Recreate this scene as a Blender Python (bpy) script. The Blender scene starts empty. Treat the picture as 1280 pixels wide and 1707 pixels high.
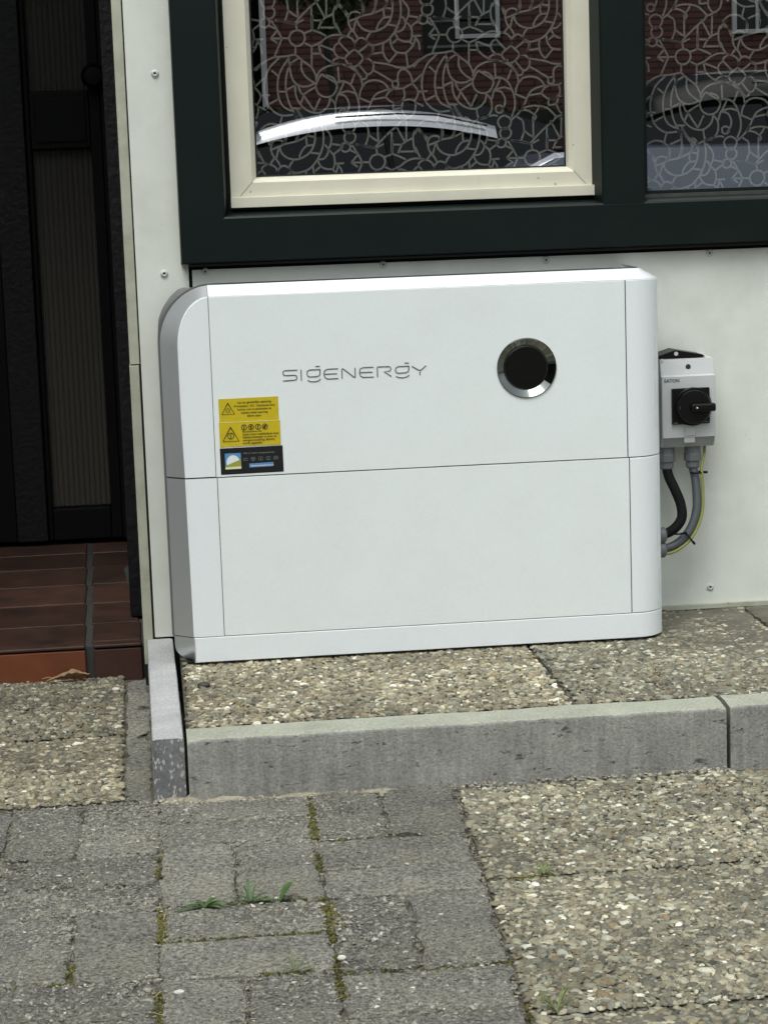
import bpy, bmesh, math, random
import numpy as np
from mathutils import Vector, Matrix, noise
R = math.radians
random.seed(7); rng = np.random.default_rng(7)
sc = bpy.context.scene
C = sc.collection

# ------------------------------------------------------------ camera, sky, sun
p, y, r = R(-9.0), R(-6.0), R(1.98)
Rz = Matrix.Rotation(y, 3, 'Z'); Rx = Matrix.Rotation(p, 3, 'X'); Ry = Matrix.Rotation(r, 3, 'Y')
cam_d = bpy.data.cameras.new('camera'); cam = bpy.data.objects.new('camera', cam_d); C.objects.link(cam)
M3 = Rz @ Rx @ Ry @ Matrix.Rotation(R(90), 3, 'X')
cam.matrix_world = Matrix.Translation((-0.0244, -3.567, 0.7611)) @ M3.to_4x4()
cam_d.sensor_fit = 'VERTICAL'; cam_d.sensor_height = 36; cam_d.lens = 76.98
cam_d.clip_start = 0.05; cam_d.clip_end = 900
sc.camera = cam

SUN_EL, SUN_AZ = 62, 205          # azimuth clockwise from +Y (towards the wall)
w = bpy.data.worlds.new("World"); sc.world = w; w.use_nodes = True
nt = w.node_tree; bg = nt.nodes['Background']
sky = nt.nodes.new('ShaderNodeTexSky'); sky.sky_type = 'NISHITA'; sky.sun_disc = False
sky.sun_elevation = R(SUN_EL); sky.sun_rotation = R(SUN_AZ); sky.dust_density = 4; sky.air_density = 1.2
hs = nt.nodes.new('ShaderNodeHueSaturation'); hs.inputs['Saturation'].default_value = 0.26
nt.links.new(sky.outputs[0], hs.inputs['Color']); tn = nt.nodes.new('ShaderNodeMix'); tn.data_type = 'RGBA'; tn.blend_type = 'MULTIPLY'; tn.inputs['Factor'].default_value = 1; tn.inputs['B'].default_value = (.968, 1, .985, 1)
nt.links.new(hs.outputs[0], tn.inputs['A']); nt.links.new(tn.outputs['Result'], bg.inputs['Color'])
bg.inputs['Strength'].default_value = 0.15
sd = bpy.data.lights.new('sun', 'SUN'); sd.energy = 1.3; sd.angle = R(35); sd.color = (0.995, 1, 0.955)
so = bpy.data.objects.new('sun', sd); C.objects.link(so)
az, el = R(SUN_AZ), R(SUN_EL)
dv = Vector((math.sin(az) * math.cos(el), math.cos(az) * math.cos(el), math.sin(el)))
so.rotation_euler = dv.to_track_quat('Z', 'Y').to_euler(); so.location = dv * 30
sc.view_settings.view_transform = 'Standard'; sc.view_settings.look = 'None'
sc.view_settings.gamma = 1; sc.view_settings.use_curve_mapping = False
sc.view_settings.exposure = 0.24

# ------------------------------------------------------------ helpers
def mat(name, col, rough=0.6, metal=0.0, var=0.0, vscale=30, bump=0.0, bscale=300, bdist=0.001, spec=0.5,
        col2=None, c2scale=8, c2lo=0.45, c2hi=0.65, coat=0, objvar=0.0):
    m = bpy.data.materials.new(name); m.use_nodes = True
    t = m.node_tree; b = t.nodes['Principled BSDF']
    b.inputs['Roughness'].default_value = rough; b.inputs['Metallic'].default_value = metal
    b.inputs['Specular IOR Level'].default_value = spec; b.inputs['Coat Weight'].default_value = coat
    tc = t.nodes.new('ShaderNodeTexCoord'); V = tc.outputs['Object']
    src = None
    rgb = t.nodes.new('ShaderNodeRGB'); rgb.outputs[0].default_value = (*col, 1); src = rgb.outputs[0]
    if col2:
        n = t.nodes.new('ShaderNodeTexNoise'); n.inputs['Scale'].default_value = c2scale; n.inputs['Detail'].default_value = 6
        n.inputs['Roughness'].default_value = 0.65
        t.links.new(V, n.inputs['Vector'])
        mr = t.nodes.new('ShaderNodeMapRange'); mr.inputs['From Min'].default_value = c2lo; mr.inputs['From Max'].default_value = c2hi
        t.links.new(n.outputs['Fac'], mr.inputs['Value'])
        mx = t.nodes.new('ShaderNodeMix'); mx.data_type = 'RGBA'
        t.links.new(mr.outputs[0], mx.inputs['Factor']); t.links.new(src, mx.inputs['A']); mx.inputs['B'].default_value = (*col2, 1)
        src = mx.outputs['Result']
    if var:
        n = t.nodes.new('ShaderNodeTexNoise'); n.inputs['Scale'].default_value = vscale; n.inputs['Detail'].default_value = 5
        t.links.new(V, n.inputs['Vector'])
        mr = t.nodes.new('ShaderNodeMapRange'); mr.inputs['From Min'].default_value = .3; mr.inputs['From Max'].default_value = .7
        mr.inputs['To Min'].default_value = 1 - var; mr.inputs['To Max'].default_value = 1 + var
        t.links.new(n.outputs['Fac'], mr.inputs['Value'])
        mx = t.nodes.new('ShaderNodeVectorMath'); mx.operation = 'SCALE'
        t.links.new(src, mx.inputs[0]); t.links.new(mr.outputs[0], mx.inputs['Scale']); src = mx.outputs[0]
    if objvar:
        oi = t.nodes.new('ShaderNodeObjectInfo')
        mr = t.nodes.new('ShaderNodeMapRange'); mr.inputs['To Min'].default_value = 1 - objvar; mr.inputs['To Max'].default_value = 1 + objvar
        t.links.new(oi.outputs['Random'], mr.inputs['Value'])
        mx = t.nodes.new('ShaderNodeVectorMath'); mx.operation = 'SCALE'
        t.links.new(src, mx.inputs[0]); t.links.new(mr.outputs[0], mx.inputs['Scale']); src = mx.outputs[0]
    t.links.new(src, b.inputs['Base Color'])
    if bump:
        n = t.nodes.new('ShaderNodeTexNoise'); n.inputs['Scale'].default_value = bscale; n.inputs['Detail'].default_value = 4
        t.links.new(V, n.inputs['Vector'])
        bp = t.nodes.new('ShaderNodeBump'); bp.inputs['Strength'].default_value = bump; bp.inputs['Distance'].default_value = bdist
        t.links.new(n.outputs['Fac'], bp.inputs['Height']); t.links.new(bp.outputs[0], b.inputs['Normal'])
    return m

def N(t, kind, **kw):
    n = t.nodes.new(kind)
    for k, v in kw.items():
        if k in n.inputs: n.inputs[k].default_value = v
        else: setattr(n, k, v)
    return n

def link(name, me, parent=None, loc=None):
    o = bpy.data.objects.new(name, me); C.objects.link(o)
    if parent is not None: o.parent = parent
    if loc is not None: o.location = loc
    return o

def empty(name, loc=(0, 0, 0), parent=None):
    o = bpy.data.objects.new(name, None); C.objects.link(o); o.location = loc; o.empty_display_size = .05
    if parent: o.parent = parent
    return o

def tag(o, label=None, cat=None, group=None, kind=None):
    if label: o['label'] = label
    if cat: o['category'] = cat
    if group: o['group'] = group
    if kind: o['kind'] = kind
    return o

def M(name, v, f, m, parent=None, smooth=False, loc=None, sharp=None):
    me = bpy.data.meshes.new(name); me.from_pydata([tuple(q) for q in v], [], f)
    if isinstance(m, (list, tuple)):
        for k in m: me.materials.append(k)
    else: me.materials.append(m)
    me.validate(); me.update()
    b = bmesh.new(); b.from_mesh(me); bmesh.ops.recalc_face_normals(b, faces=b.faces); b.to_mesh(me); b.free()
    if smooth:
        me.polygons.foreach_set('use_smooth', [True] * len(me.polygons))
        if sharp: me.set_sharp_from_angle(angle=R(sharp))
    return link(name, me, parent, loc)

def bmo(name, b, m, parent=None, smooth=True, sharp=35):
    me = bpy.data.meshes.new(name); b.to_mesh(me); b.free()
    for k in (m if isinstance(m, (list, tuple)) else [m]): me.materials.append(k)
    if smooth:
        me.polygons.foreach_set('use_smooth', [True] * len(me.polygons)); me.set_sharp_from_angle(angle=R(sharp))
    o = link(name, me, parent)
    if smooth:
        wn = o.modifiers.new('weighted_normals', 'WEIGHTED_NORMAL'); wn.mode = 'FACE_AREA'; wn.weight = 100; wn.keep_sharp = True
    return o

def addbox(b, x0, x1, y0, y1, z0, z1, bev=0.0, seg=2, mi=0):
    vs = [b.verts.new((x, yy, z)) for z in (z0, z1) for x, yy in ((x0, y0), (x1, y0), (x1, y1), (x0, y1))]
    fs = [b.faces.new([vs[i] for i in q]) for q in ((3, 2, 1, 0), (4, 5, 6, 7), (0, 1, 5, 4), (1, 2, 6, 5), (2, 3, 7, 6), (3, 0, 4, 7))]
    for f in fs: f.material_index = mi
    if bev:
        es = list({e for f in fs for e in f.edges})
        bmesh.ops.bevel(b, geom=es, offset=bev, segments=seg, affect='EDGES', profile=.5)
    return fs

def box(name, x0, x1, y0, y1, z0, z1, m, parent=None, bev=0.0, seg=2):
    b = bmesh.new(); addbox(b, x0, x1, y0, y1, z0, z1, bev, seg)
    return bmo(name, b, m, parent, smooth=bev > 0)

def addtube(b, pts, rad, n=12, cap=True, mif=None):
    pts = [Vector(q) for q in pts]; rings = []; up = Vector((0, 1, 0.01)).normalized()
    for i, q in enumerate(pts):
        t = (pts[min(i + 1, len(pts) - 1)] - pts[max(i - 1, 0)]).normalized()
        a = up.cross(t)
        if a.length < 1e-4: a = Vector((1, 0, 0))
        a.normalize(); c = t.cross(a).normalized(); rr = rad[i] if isinstance(rad, (list, tuple)) else rad
        rings.append([b.verts.new(q + (a * math.cos(2 * math.pi * k / n) + c * math.sin(2 * math.pi * k / n)) * rr) for k in range(n)])
    for i in range(len(rings) - 1):
        for k in range(n):
            f = b.faces.new((rings[i][k], rings[i][(k + 1) % n], rings[i + 1][(k + 1) % n], rings[i + 1][k]))
            if mif: f.material_index = mif(i, k)
    if cap:
        b.faces.new(rings[0][::-1]); b.faces.new(rings[-1])

def lathe(b, prof, c, axis='Y', n=32, mi=None):
    """prof: list of (radius, offset along -axis); c centre. axis 'Y': faces -Y, 'Z': up"""
    rings = []
    for rr, h in prof:
        if rr < 1e-6:
            q = (c[0], c[1] - h, c[2]) if axis == 'Y' else ((c[0], c[1], c[2] + h) if axis == 'Z' else (c[0] + h, c[1], c[2]))
            rings.append([b.verts.new(q)]); continue
        ring = []
        for k in range(n):
            a = 2 * math.pi * k / n; u, v = math.cos(a) * rr, math.sin(a) * rr
            ring.append(b.verts.new((c[0] + u, c[1] - h, c[2] + v) if axis == 'Y' else ((c[0] + u, c[1] + v, c[2] + h) if axis == 'Z' else (c[0] + h, c[1] + u, c[2] + v))))
        rings.append(ring)
    for i in range(len(rings) - 1):
        A, B = rings[i], rings[i + 1]
        for k in range(n):
            if len(A) == 1: f = b.faces.new((A[0], B[k], B[(k + 1) % n]))
            elif len(B) == 1: f = b.faces.new((A[k], A[(k + 1) % n], B[0]))
            else: f = b.faces.new((A[k], A[(k + 1) % n], B[(k + 1) % n], B[k]))
            if mi: f.material_index = mi[i]

def spline(pts, n=6):
    pts = [Vector(q) for q in pts]
    if len(pts) < 3: return pts
    out = []
    for i in range(len(pts) - 1):
        a = pts[max(i - 1, 0)]; b_ = pts[i]; c = pts[i + 1]; d = pts[min(i + 2, len(pts) - 1)]
        for k in range(n):
            t = k / n
            out.append(0.5 * ((2 * b_) + (c - a) * t + (2 * a - 5 * b_ + 4 * c - d) * t * t + (3 * b_ - a - 3 * c + d) * t ** 3))
    out.append(pts[-1]); return out

def ribbons(strokes, wdt, Y, thick=0.0002, ox=0, oz=0, ccap=True):
    """flat ribbons in the XZ plane facing -Y; returns verts, faces"""
    V, F = [], []
    for s in strokes:
        s = [Vector((q[0], q[1])) for q in s]
        base = len(V)
        for i, q in enumerate(s):
            t = s[min(i + 1, len(s) - 1)] - s[max(i - 1, 0)]
            if t.length < 1e-9: t = Vector((1, 0))
            t.normalize(); nrm = Vector((-t.y, t.x)) * wdt / 2
            e = q + (t * wdt * .4 * (1 if i == len(s) - 1 else -1) if i in (0, len(s) - 1) and ccap else Vector((0, 0)))
            V.append((e.x + nrm.x + ox, Y, e.y + nrm.y + oz)); V.append((e.x - nrm.x + ox, Y, e.y - nrm.y + oz))
        for i in range(len(s) - 1):
            k = base + 2 * i; F.append((k, k + 1, k + 3, k + 2))
    return V, F

def text_mesh(lines, Y):
    """lines: (string, x, z, size, align) -> joined verts/faces facing -Y"""
    V, F = [], []
    for s, x, z, size, al in lines:
        cu = bpy.data.curves.new('t', 'FONT'); cu.body = s; cu.size = size; cu.align_x = al; cu.resolution_u = 2
        cu.offset = size * .015
        o = bpy.data.objects.new('t', cu); C.objects.link(o)
        dg = bpy.context.evaluated_depsgraph_get(); dg.update()
        me = bpy.data.meshes.new_from_object(o.evaluated_get(dg))
        b0 = len(V)
        for v in me.vertices: V.append((x + v.co.x, Y, z + v.co.y))
        for f in me.polygons: F.append(tuple(b0 + i for i in f.vertices))
        bpy.data.objects.remove(o); bpy.data.curves.remove(cu); bpy.data.meshes.remove(me)
    return V, F

# ------------------------------------------------------------ materials
m_panel = mat('cement_board_white', (.68, .705, .65), .75, var=.05, vscale=14, bump=.55, bscale=420, bdist=.0008,
              col2=(.57, .585, .53), c2scale=5, c2lo=.52, c2hi=.80)
def add_specks(m, scale, size, frac, dark):
    t = m.node_tree; b = t.nodes['Principled BSDF']; L = t.links.new; src = b.inputs['Base Color'].links[0].from_socket
    tc = N(t, 'ShaderNodeTexCoord'); vo = N(t, 'ShaderNodeTexVoronoi', Scale=scale); n = N(t, 'ShaderNodeTexNoise', Scale=scale * 2.5); L(tc.outputs['Object'], n.inputs['Vector'])
    wv = N(t, 'ShaderNodeVectorMath', operation='SCALE'); wv.inputs['Scale'].default_value = .35 / scale; L(n.outputs['Color'], wv.inputs[0])
    av = N(t, 'ShaderNodeVectorMath', operation='ADD'); L(tc.outputs['Object'], av.inputs[0]); L(wv.outputs[0], av.inputs[1]); L(av.outputs[0], vo.inputs['Vector'])
    sp = N(t, 'ShaderNodeSeparateColor'); L(vo.outputs['Color'], sp.inputs[0])
    g1 = N(t, 'ShaderNodeMath', operation='GREATER_THAN'); L(sp.outputs[0], g1.inputs[0]); g1.inputs[1].default_value = 1 - frac
    sz = N(t, 'ShaderNodeMath', operation='MULTIPLY'); L(sp.outputs[1], sz.inputs[0]); sz.inputs[1].default_value = size
    g2 = N(t, 'ShaderNodeMath', operation='LESS_THAN'); L(vo.outputs['Distance'], g2.inputs[0]); L(sz.outputs[0], g2.inputs[1])
    mm = N(t, 'ShaderNodeMath', operation='MULTIPLY'); L(g1.outputs[0], mm.inputs[0]); L(g2.outputs[0], mm.inputs[1])
    m5 = N(t, 'ShaderNodeMath', operation='MULTIPLY'); L(mm.outputs[0], m5.inputs[0]); m5.inputs[1].default_value = .75
    mx = N(t, 'ShaderNodeMix', data_type='RGBA'); L(m5.outputs[0], mx.inputs['Factor']); L(src, mx.inputs['A']); mx.inputs['B'].default_value = (*dark, 1)
    L(mx.outputs['Result'], b.inputs['Base Color'])
add_specks(m_panel, 38, .13, .30, (.12, .12, .09)); add_specks(m_panel, 120, .22, .12, (.34, .34, .28))
m_trim = mat('cream_trim', (.42, .43, .345), .7, var=.09, vscale=25, bump=.3, bscale=200, col2=(.24, .24, .17), c2scale=9, c2lo=.5, c2hi=.78)
m_dark = mat('black_gap', (.008, .008, .008), .9)
m_frame = mat('dark_green_frame', (.0032, .0085, .0075), .42, var=.15, vscale=12, bump=.12, bscale=700, bdist=.0003, spec=.22, col2=(.008, .012, .010), c2scale=6, c2lo=.6, c2hi=.85)
add_specks(m_trim, 60, .2, .3, (.14, .14, .10))
m_seal = mat('grey_bead', (.045, .047, .04), .6, var=.25, vscale=40)
m_cream = mat('cream_sash', (.66, .64, .525), .45, var=.04, vscale=20, bump=.1, bscale=500, bdist=.0003, col2=(.52, .50, .39), c2scale=11, c2lo=.6, c2hi=.9)
add_specks(m_cream, 70, .14, .2, (.25, .24, .17))
m_rivet = mat('rivet_white', (.55, .56, .52), .45)
m_pin = mat('rivet_pin', (.05, .05, .05), .5, metal=.5)
m_shell = mat('device_paint', (.79, .845, .85), .42, col2=(.75, .80, .80), c2scale=7, c2lo=.45, c2hi=.8, metal=.0, var=.022, vscale=350, bump=.22, bscale=1100, bdist=.0003, spec=.5)
m_shell2 = mat('device_paint_cool', (.81, .86, .885), .40, metal=.05, var=.02, vscale=350, bump=.2, bscale=1100, bdist=.0003, spec=.5)
m_bevel = mat('satin_silver', (.66, .69, .71), .32, metal=.70, var=.03, vscale=400, bump=.12, bscale=1200, bdist=.0002)
m_bevel_lit = mat('satin_silver_lit', (.78, .81, .84), .30, metal=.12, var=.02, vscale=400, bump=.12, bscale=1200, bdist=.0002)  # lighter copy of the satin silver, sky brightness put into the colour
m_rim = mat('grey_rear_shell', (.16, .165, .17), .5, metal=.3)
m_ink = mat('grey_ink', (.10, .105, .11), .5)
m_yel = mat('yellow_sticker', (.56, .43, .008), .45, var=.06, vscale=60, bump=.1, bscale=150)
m_blk = mat('black_sticker', (.008, .010, .011), .35)
m_txt = mat('sticker_print_black', (.035, .025, .008), .5)
m_edge = mat('sticker_light_edge', (.70, .70, .45), .5)
m_white = mat('print_white', (.75, .78, .80), .5)
m_blue = mat('print_blue', (.10, .26, .50), .5)
m_green = mat('print_green', (.30, .33, .06), .5)
m_greyp = mat('print_grey', (.17, .175, .18), .5)
m_chrome = mat('black_chrome', (.21, .23, .22), .05, metal=1.0, bump=.05, bscale=90)
m_chrome.node_tree.nodes['Principled BSDF'].inputs['Coat Weight'].default_value = .5
m_lens = mat('black_lens', (.003, .003, .003), .05, spec=.25)
m_bplas = mat('black_plastic', (.0045, .0045, .0045), .38, spec=.25, bump=.1, bscale=400)
m_gbox = mat('light_grey_plastic', (.53, .545, .55), .45, var=.02, bump=.1, bscale=500, bdist=.0002)
m_gbox_shade = mat('grey_plastic_shaded', (.30, .31, .315), .5)  # darker copy of the housing grey, shade painted on left and lower faces
m_gland = mat('grey_gland', (.15, .16, .17), .5)
m_gcable = mat('grey_cable', (.075, .085, .095), .5, var=.1, vscale=40)
m_bcable = mat('black_cable', (.006, .006, .006), .7, spec=.2)
m_gy1 = mat('wire_yellow', (.25, .265, .075), .5)
m_gy2 = mat('wire_green', (.05, .10, .025), .5)

# clear glass with a mirror-like coating
def glass_mat(name, fac, tint, wob=.0):
    m = bpy.data.materials.new(name); m.use_nodes = True; t = m.node_tree
    for n in list(t.nodes): t.nodes.remove(n)
    out = N(t, 'ShaderNodeOutputMaterial'); g = N(t, 'ShaderNodeBsdfGlossy'); g.inputs['Roughness'].default_value = 0.0
    g.inputs['Color'].default_value = (1, 1, 1, 1)
    tr = N(t, 'ShaderNodeBsdfTransparent'); tr.inputs['Color'].default_value = (*tint, 1)
    mx = N(t, 'ShaderNodeMixShader'); mx.inputs[0].default_value = fac
    t.links.new(tr.outputs[0], mx.inputs[1]); t.links.new(g.outputs[0], mx.inputs[2]); t.links.new(mx.outputs[0], out.inputs[0])
    if wob:
        tc = N(t, 'ShaderNodeTexCoord'); n = N(t, 'ShaderNodeTexNoise'); n.inputs['Scale'].default_value = 5; n.inputs['Detail'].default_value = 0
        t.links.new(tc.outputs['Object'], n.inputs['Vector'])
        b = N(t, 'ShaderNodeBump'); b.inputs['Strength'].default_value = 1; b.inputs['Distance'].default_value = wob
        t.links.new(n.outputs['Fac'], b.inputs['Height']); t.links.new(b.outputs[0], g.inputs['Normal'])
    return m
m_glass = glass_mat('coated_window_glass', .50, (.75, .8, .78), .00010)
m_film = mat('frosted_film_lines', (.60, .54, .50), .7)

# speckled concrete block
def paver_mat():
    m = bpy.data.materials.new('worn_concrete_block'); m.use_nodes = True; t = m.node_tree; b = t.nodes['Principled BSDF']
    b.inputs['Roughness'].default_value = .9; b.inputs['Specular IOR Level'].default_value = .25
    tc = N(t, 'ShaderNodeTexCoord'); V = tc.outputs['Object']; L = t.links.new
    n1 = N(t, 'ShaderNodeTexNoise', Scale=9.0, Detail=8.0, Roughness=.6); L(V, n1.inputs['Vector'])
    r1 = N(t, 'ShaderNodeValToRGB'); L(n1.outputs['Fac'], r1.inputs[0])
    r1.color_ramp.elements[0].position = .3; r1.color_ramp.elements[0].color = (.205, .200, .178, 1)
    r1.color_ramp.elements[1].position = .72; r1.color_ramp.elements[1].color = (.365, .355, .305, 1)
    n2 = N(t, 'ShaderNodeTexNoise', Scale=170.0, Detail=6.0, Roughness=.95); L(V, n2.inputs['Vector'])
    mr = N(t, 'ShaderNodeMapRange'); L(n2.outputs['Fac'], mr.inputs['Value'])
    for k, v in (('From Min', .38), ('From Max', .62), ('To Min', .02), ('To Max', 1.95)): mr.inputs[k].default_value = v
    s1 = N(t, 'ShaderNodeVectorMath', operation='SCALE'); L(r1.outputs[0], s1.inputs[0]); L(mr.outputs[0], s1.inputs['Scale'])
    vo = N(t, 'ShaderNodeTexVoronoi', Scale=165.0); L(V, vo.inputs['Vector'])
    sp = N(t, 'ShaderNodeSeparateColor'); L(vo.outputs['Color'], sp.inputs[0])
    g1 = N(t, 'ShaderNodeMath', operation='GREATER_THAN'); L(sp.outputs[0], g1.inputs[0]); g1.inputs[1].default_value = .91
    g2 = N(t, 'ShaderNodeMapRange'); L(vo.outputs['Distance'], g2.inputs['Value'])
    for k, v in (('From Min', .25), ('From Max', .42), ('To Min', 1), ('To Max', 0)): g2.inputs[k].default_value = v
    mm = N(t, 'ShaderNodeMath', operation='MULTIPLY'); L(g1.outputs[0], mm.inputs[0]); L(g2.outputs[0], mm.inputs[1])
    m3 = N(t, 'ShaderNodeMath', operation='MULTIPLY'); L(mm.outputs[0], m3.inputs[0]); L(sp.outputs[1], m3.inputs[1])
    mx = N(t, 'ShaderNodeMix', data_type='RGBA'); L(m3.outputs[0], mx.inputs['Factor']); L(s1.outputs[0], mx.inputs['A']); mx.inputs['B'].default_value = (.62, .60, .55, 1)
    # ochre / moss film patches
    n4 = N(t, 'ShaderNodeTexNoise', Scale=5.0, Detail=6.0, Roughness=.7); L(V, n4.inputs['Vector'])
    m4 = N(t, 'ShaderNodeMapRange'); L(n4.outputs['Fac'], m4.inputs['Value'])
    for k, v in (('From Min', .52), ('From Max', .75), ('To Min', 0), ('To Max', .55)): m4.inputs[k].default_value = v
    mx2 = N(t, 'ShaderNodeMix', data_type='RGBA'); L(m4.outputs[0], mx2.inputs['Factor']); L(mx.outputs['Result'], mx2.inputs['A']); mx2.inputs['B'].default_value = (.225, .200, .125, 1)
    oi = N(t, 'ShaderNodeObjectInfo'); mo = N(t, 'ShaderNodeMapRange'); L(oi.outputs['Random'], mo.inputs['Value'])
    mo.inputs['To Min'].default_value = .78; mo.inputs['To Max'].default_value = 1.20
    s2 = N(t, 'ShaderNodeVectorMath', operation='SCALE'); L(mx2.outputs['Result'], s2.inputs[0]); L(mo.outputs[0], s2.inputs['Scale'])
    L(s2.outputs[0], b.inputs['Base Color'])
    ad = N(t, 'ShaderNodeMath', operation='ADD'); L(n2.outputs['Fac'], ad.inputs[0]); L(m3.outputs[0], ad.inputs[1])
    bp = N(t, 'ShaderNodeBump', Strength=1.0, Distance=.0042); L(ad.outputs[0], bp.inputs['Height']); L(bp.outputs[0], b.inputs['Normal'])
    return m
m_paver = paver_mat()

def concrete(name, c1, c2, streak=0.0, pores=True, specks=False, sc1=14.0):
    m = bpy.data.materials.new(name); m.use_nodes = True; t = m.node_tree; b = t.nodes['Principled BSDF']; L = t.links.new
    b.inputs['Roughness'].default_value = .88; b.inputs['Specular IOR Level'].default_value = .25
    tc = N(t, 'ShaderNodeTexCoord'); V = tc.outputs['Object']
    n1 = N(t, 'ShaderNodeTexNoise', Scale=sc1, Detail=8.0, Roughness=.62); L(V, n1.inputs['Vector'])
    r1 = N(t, 'ShaderNodeMix', data_type='RGBA'); mr = N(t, 'ShaderNodeMapRange'); L(n1.outputs['Fac'], mr.inputs['Value'])
    mr.inputs['From Min'].default_value = .35; mr.inputs['From Max'].default_value = .68
    L(mr.outputs[0], r1.inputs['Factor']); r1.inputs['A'].default_value = (*c1, 1); r1.inputs['B'].default_value = (*c2, 1)
    src = r1.outputs['Result']; h = None
    if streak:
        mp = N(t, 'ShaderNodeMapping'); mp.inputs['Scale'].default_value = (95, 95, 9); L(V, mp.inputs['Vector'])
        n2 = N(t, 'ShaderNodeTexNoise', Scale=1.0, Detail=4.0, Roughness=.7); L(mp.outputs[0], n2.inputs['Vector'])
        m2 = N(t, 'ShaderNodeMapRange'); L(n2.outputs['Fac'], m2.inputs['Value'])
        for k, v in (('From Min', .3), ('From Max', .7), ('To Min', 1 - streak), ('To Max', 1 + streak)): m2.inputs[k].default_value = v
        s = N(t, 'ShaderNodeVectorMath', operation='SCALE'); L(src, s.inputs[0]); L(m2.outputs[0], s.inputs['Scale']); src = s.outputs[0]
    n3 = N(t, 'ShaderNodeTexNoise', Scale=260.0, Detail=4.0, Roughness=.7); L(V, n3.inputs['Vector'])
    m3 = N(t, 'ShaderNodeMapRange'); L(n3.outputs['Fac'], m3.inputs['Value'])
    for k, v in (('From Min', .3), ('From Max', .7), ('To Min', .72), ('To Max', 1.28)): m3.inputs[k].default_value = v
    s = N(t, 'ShaderNodeVectorMath', operation='SCALE'); L(src, s.inputs[0]); L(m3.outputs[0], s.inputs['Scale']); src = s.outputs[0]
    h = n3.outputs['Fac']
    if pores:
        mp = N(t, 'ShaderNodeMapping'); mp.inputs['Scale'].default_value = (30, 30, 75); L(V, mp.inputs['Vector'])
        n4 = N(t, 'ShaderNodeTexNoise', Scale=1.0, Detail=7.0, Roughness=.75); L(mp.outputs[0], n4.inputs['Vector'])
        m4 = N(t, 'ShaderNodeMapRange'); L(n4.outputs['Fac'], m4.inputs['Value'])
        for k, v in (('From Min', .60), ('From Max', .66), ('To Min', 0), ('To Max', .8)): m4.inputs[k].default_value = v
        mx = N(t, 'ShaderNodeMix', data_type='RGBA'); L(m4.outputs[0], mx.inputs['Factor']); L(src, mx.inputs['A']); mx.inputs['B'].default_value = (.03, .028, .024, 1)
        src = mx.outputs['Result']
        sb = N(t, 'ShaderNodeMath', operation='SUBTRACT'); L(h, sb.inputs[0]); L(m4.outputs[0], sb.inputs[1]); h = sb.outputs[0]
    if specks:
        vo = N(t, 'ShaderNodeTexVoronoi', Scale=290.0, distance='CHEBYCHEV'); mpv = N(t, 'ShaderNodeMapping'); mpv.inputs['Rotation'].default_value = (.6, .7, .5); mpv.inputs['Scale'].default_value = (1, 1, .6); L(V, mpv.inputs['Vector']); L(mpv.outputs[0], vo.inputs['Vector'])
        sp = N(t, 'ShaderNodeSeparateColor'); L(vo.outputs['Color'], sp.inputs[0])
        g1 = N(t, 'ShaderNodeMath', operation='GREATER_THAN'); L(sp.outputs[0], g1.inputs[0]); g1.inputs[1].default_value = .79
        g2 = N(t, 'ShaderNodeMath', operation='LESS_THAN'); L(vo.outputs['Distance'], g2.inputs[0]); g2.inputs[1].default_value = .50
        mm = N(t, 'ShaderNodeMath', operation='MULTIPLY'); L(g1.outputs[0], mm.inputs[0]); L(g2.outputs[0], mm.inputs[1])
        mm2 = N(t, 'ShaderNodeMath', operation='MULTIPLY'); L(mm.outputs[0], mm2.inputs[0]); mm2.inputs[1].default_value = .9
        mx = N(t, 'ShaderNodeMix', data_type='RGBA'); L(mm2.outputs[0], mx.inputs['Factor']); L(src, mx.inputs['A']); mx.inputs['B'].default_value = (.48, .48, .46, 1)
        src = mx.outputs['Result']
    L(src, b.inputs['Base Color'])
    bp = N(t, 'ShaderNodeBump', Strength=.9, Distance=.0018); L(h, bp.inputs['Height']); L(bp.outputs[0], b.inputs['Normal'])
    return m
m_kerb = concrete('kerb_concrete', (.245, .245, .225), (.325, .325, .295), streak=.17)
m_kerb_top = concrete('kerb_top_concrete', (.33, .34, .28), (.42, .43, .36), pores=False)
m_ret = concrete('return_kerb_concrete', (.38, .385, .39), (.50, .505, .51), pores=False)
m_cut = concrete('cut_kerb_end', (.15, .155, .16), (.25, .255, .26), pores=False, specks=True)
m_mortar = concrete('aggregate_mortar', (.10, .095, .075), (.17, .16, .125), pores=False, sc1=20)
m_bed = concrete('joint_sand', (.05, .045, .035), (.17, .155, .12), pores=False, sc1=30)
m_ground = concrete('far_paving', (.14, .135, .12), (.22, .21, .185), pores=False, sc1=3)
m_road = concrete('asphalt', (.045, .045, .045), (.06, .06, .06), pores=False, sc1=3)

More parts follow.
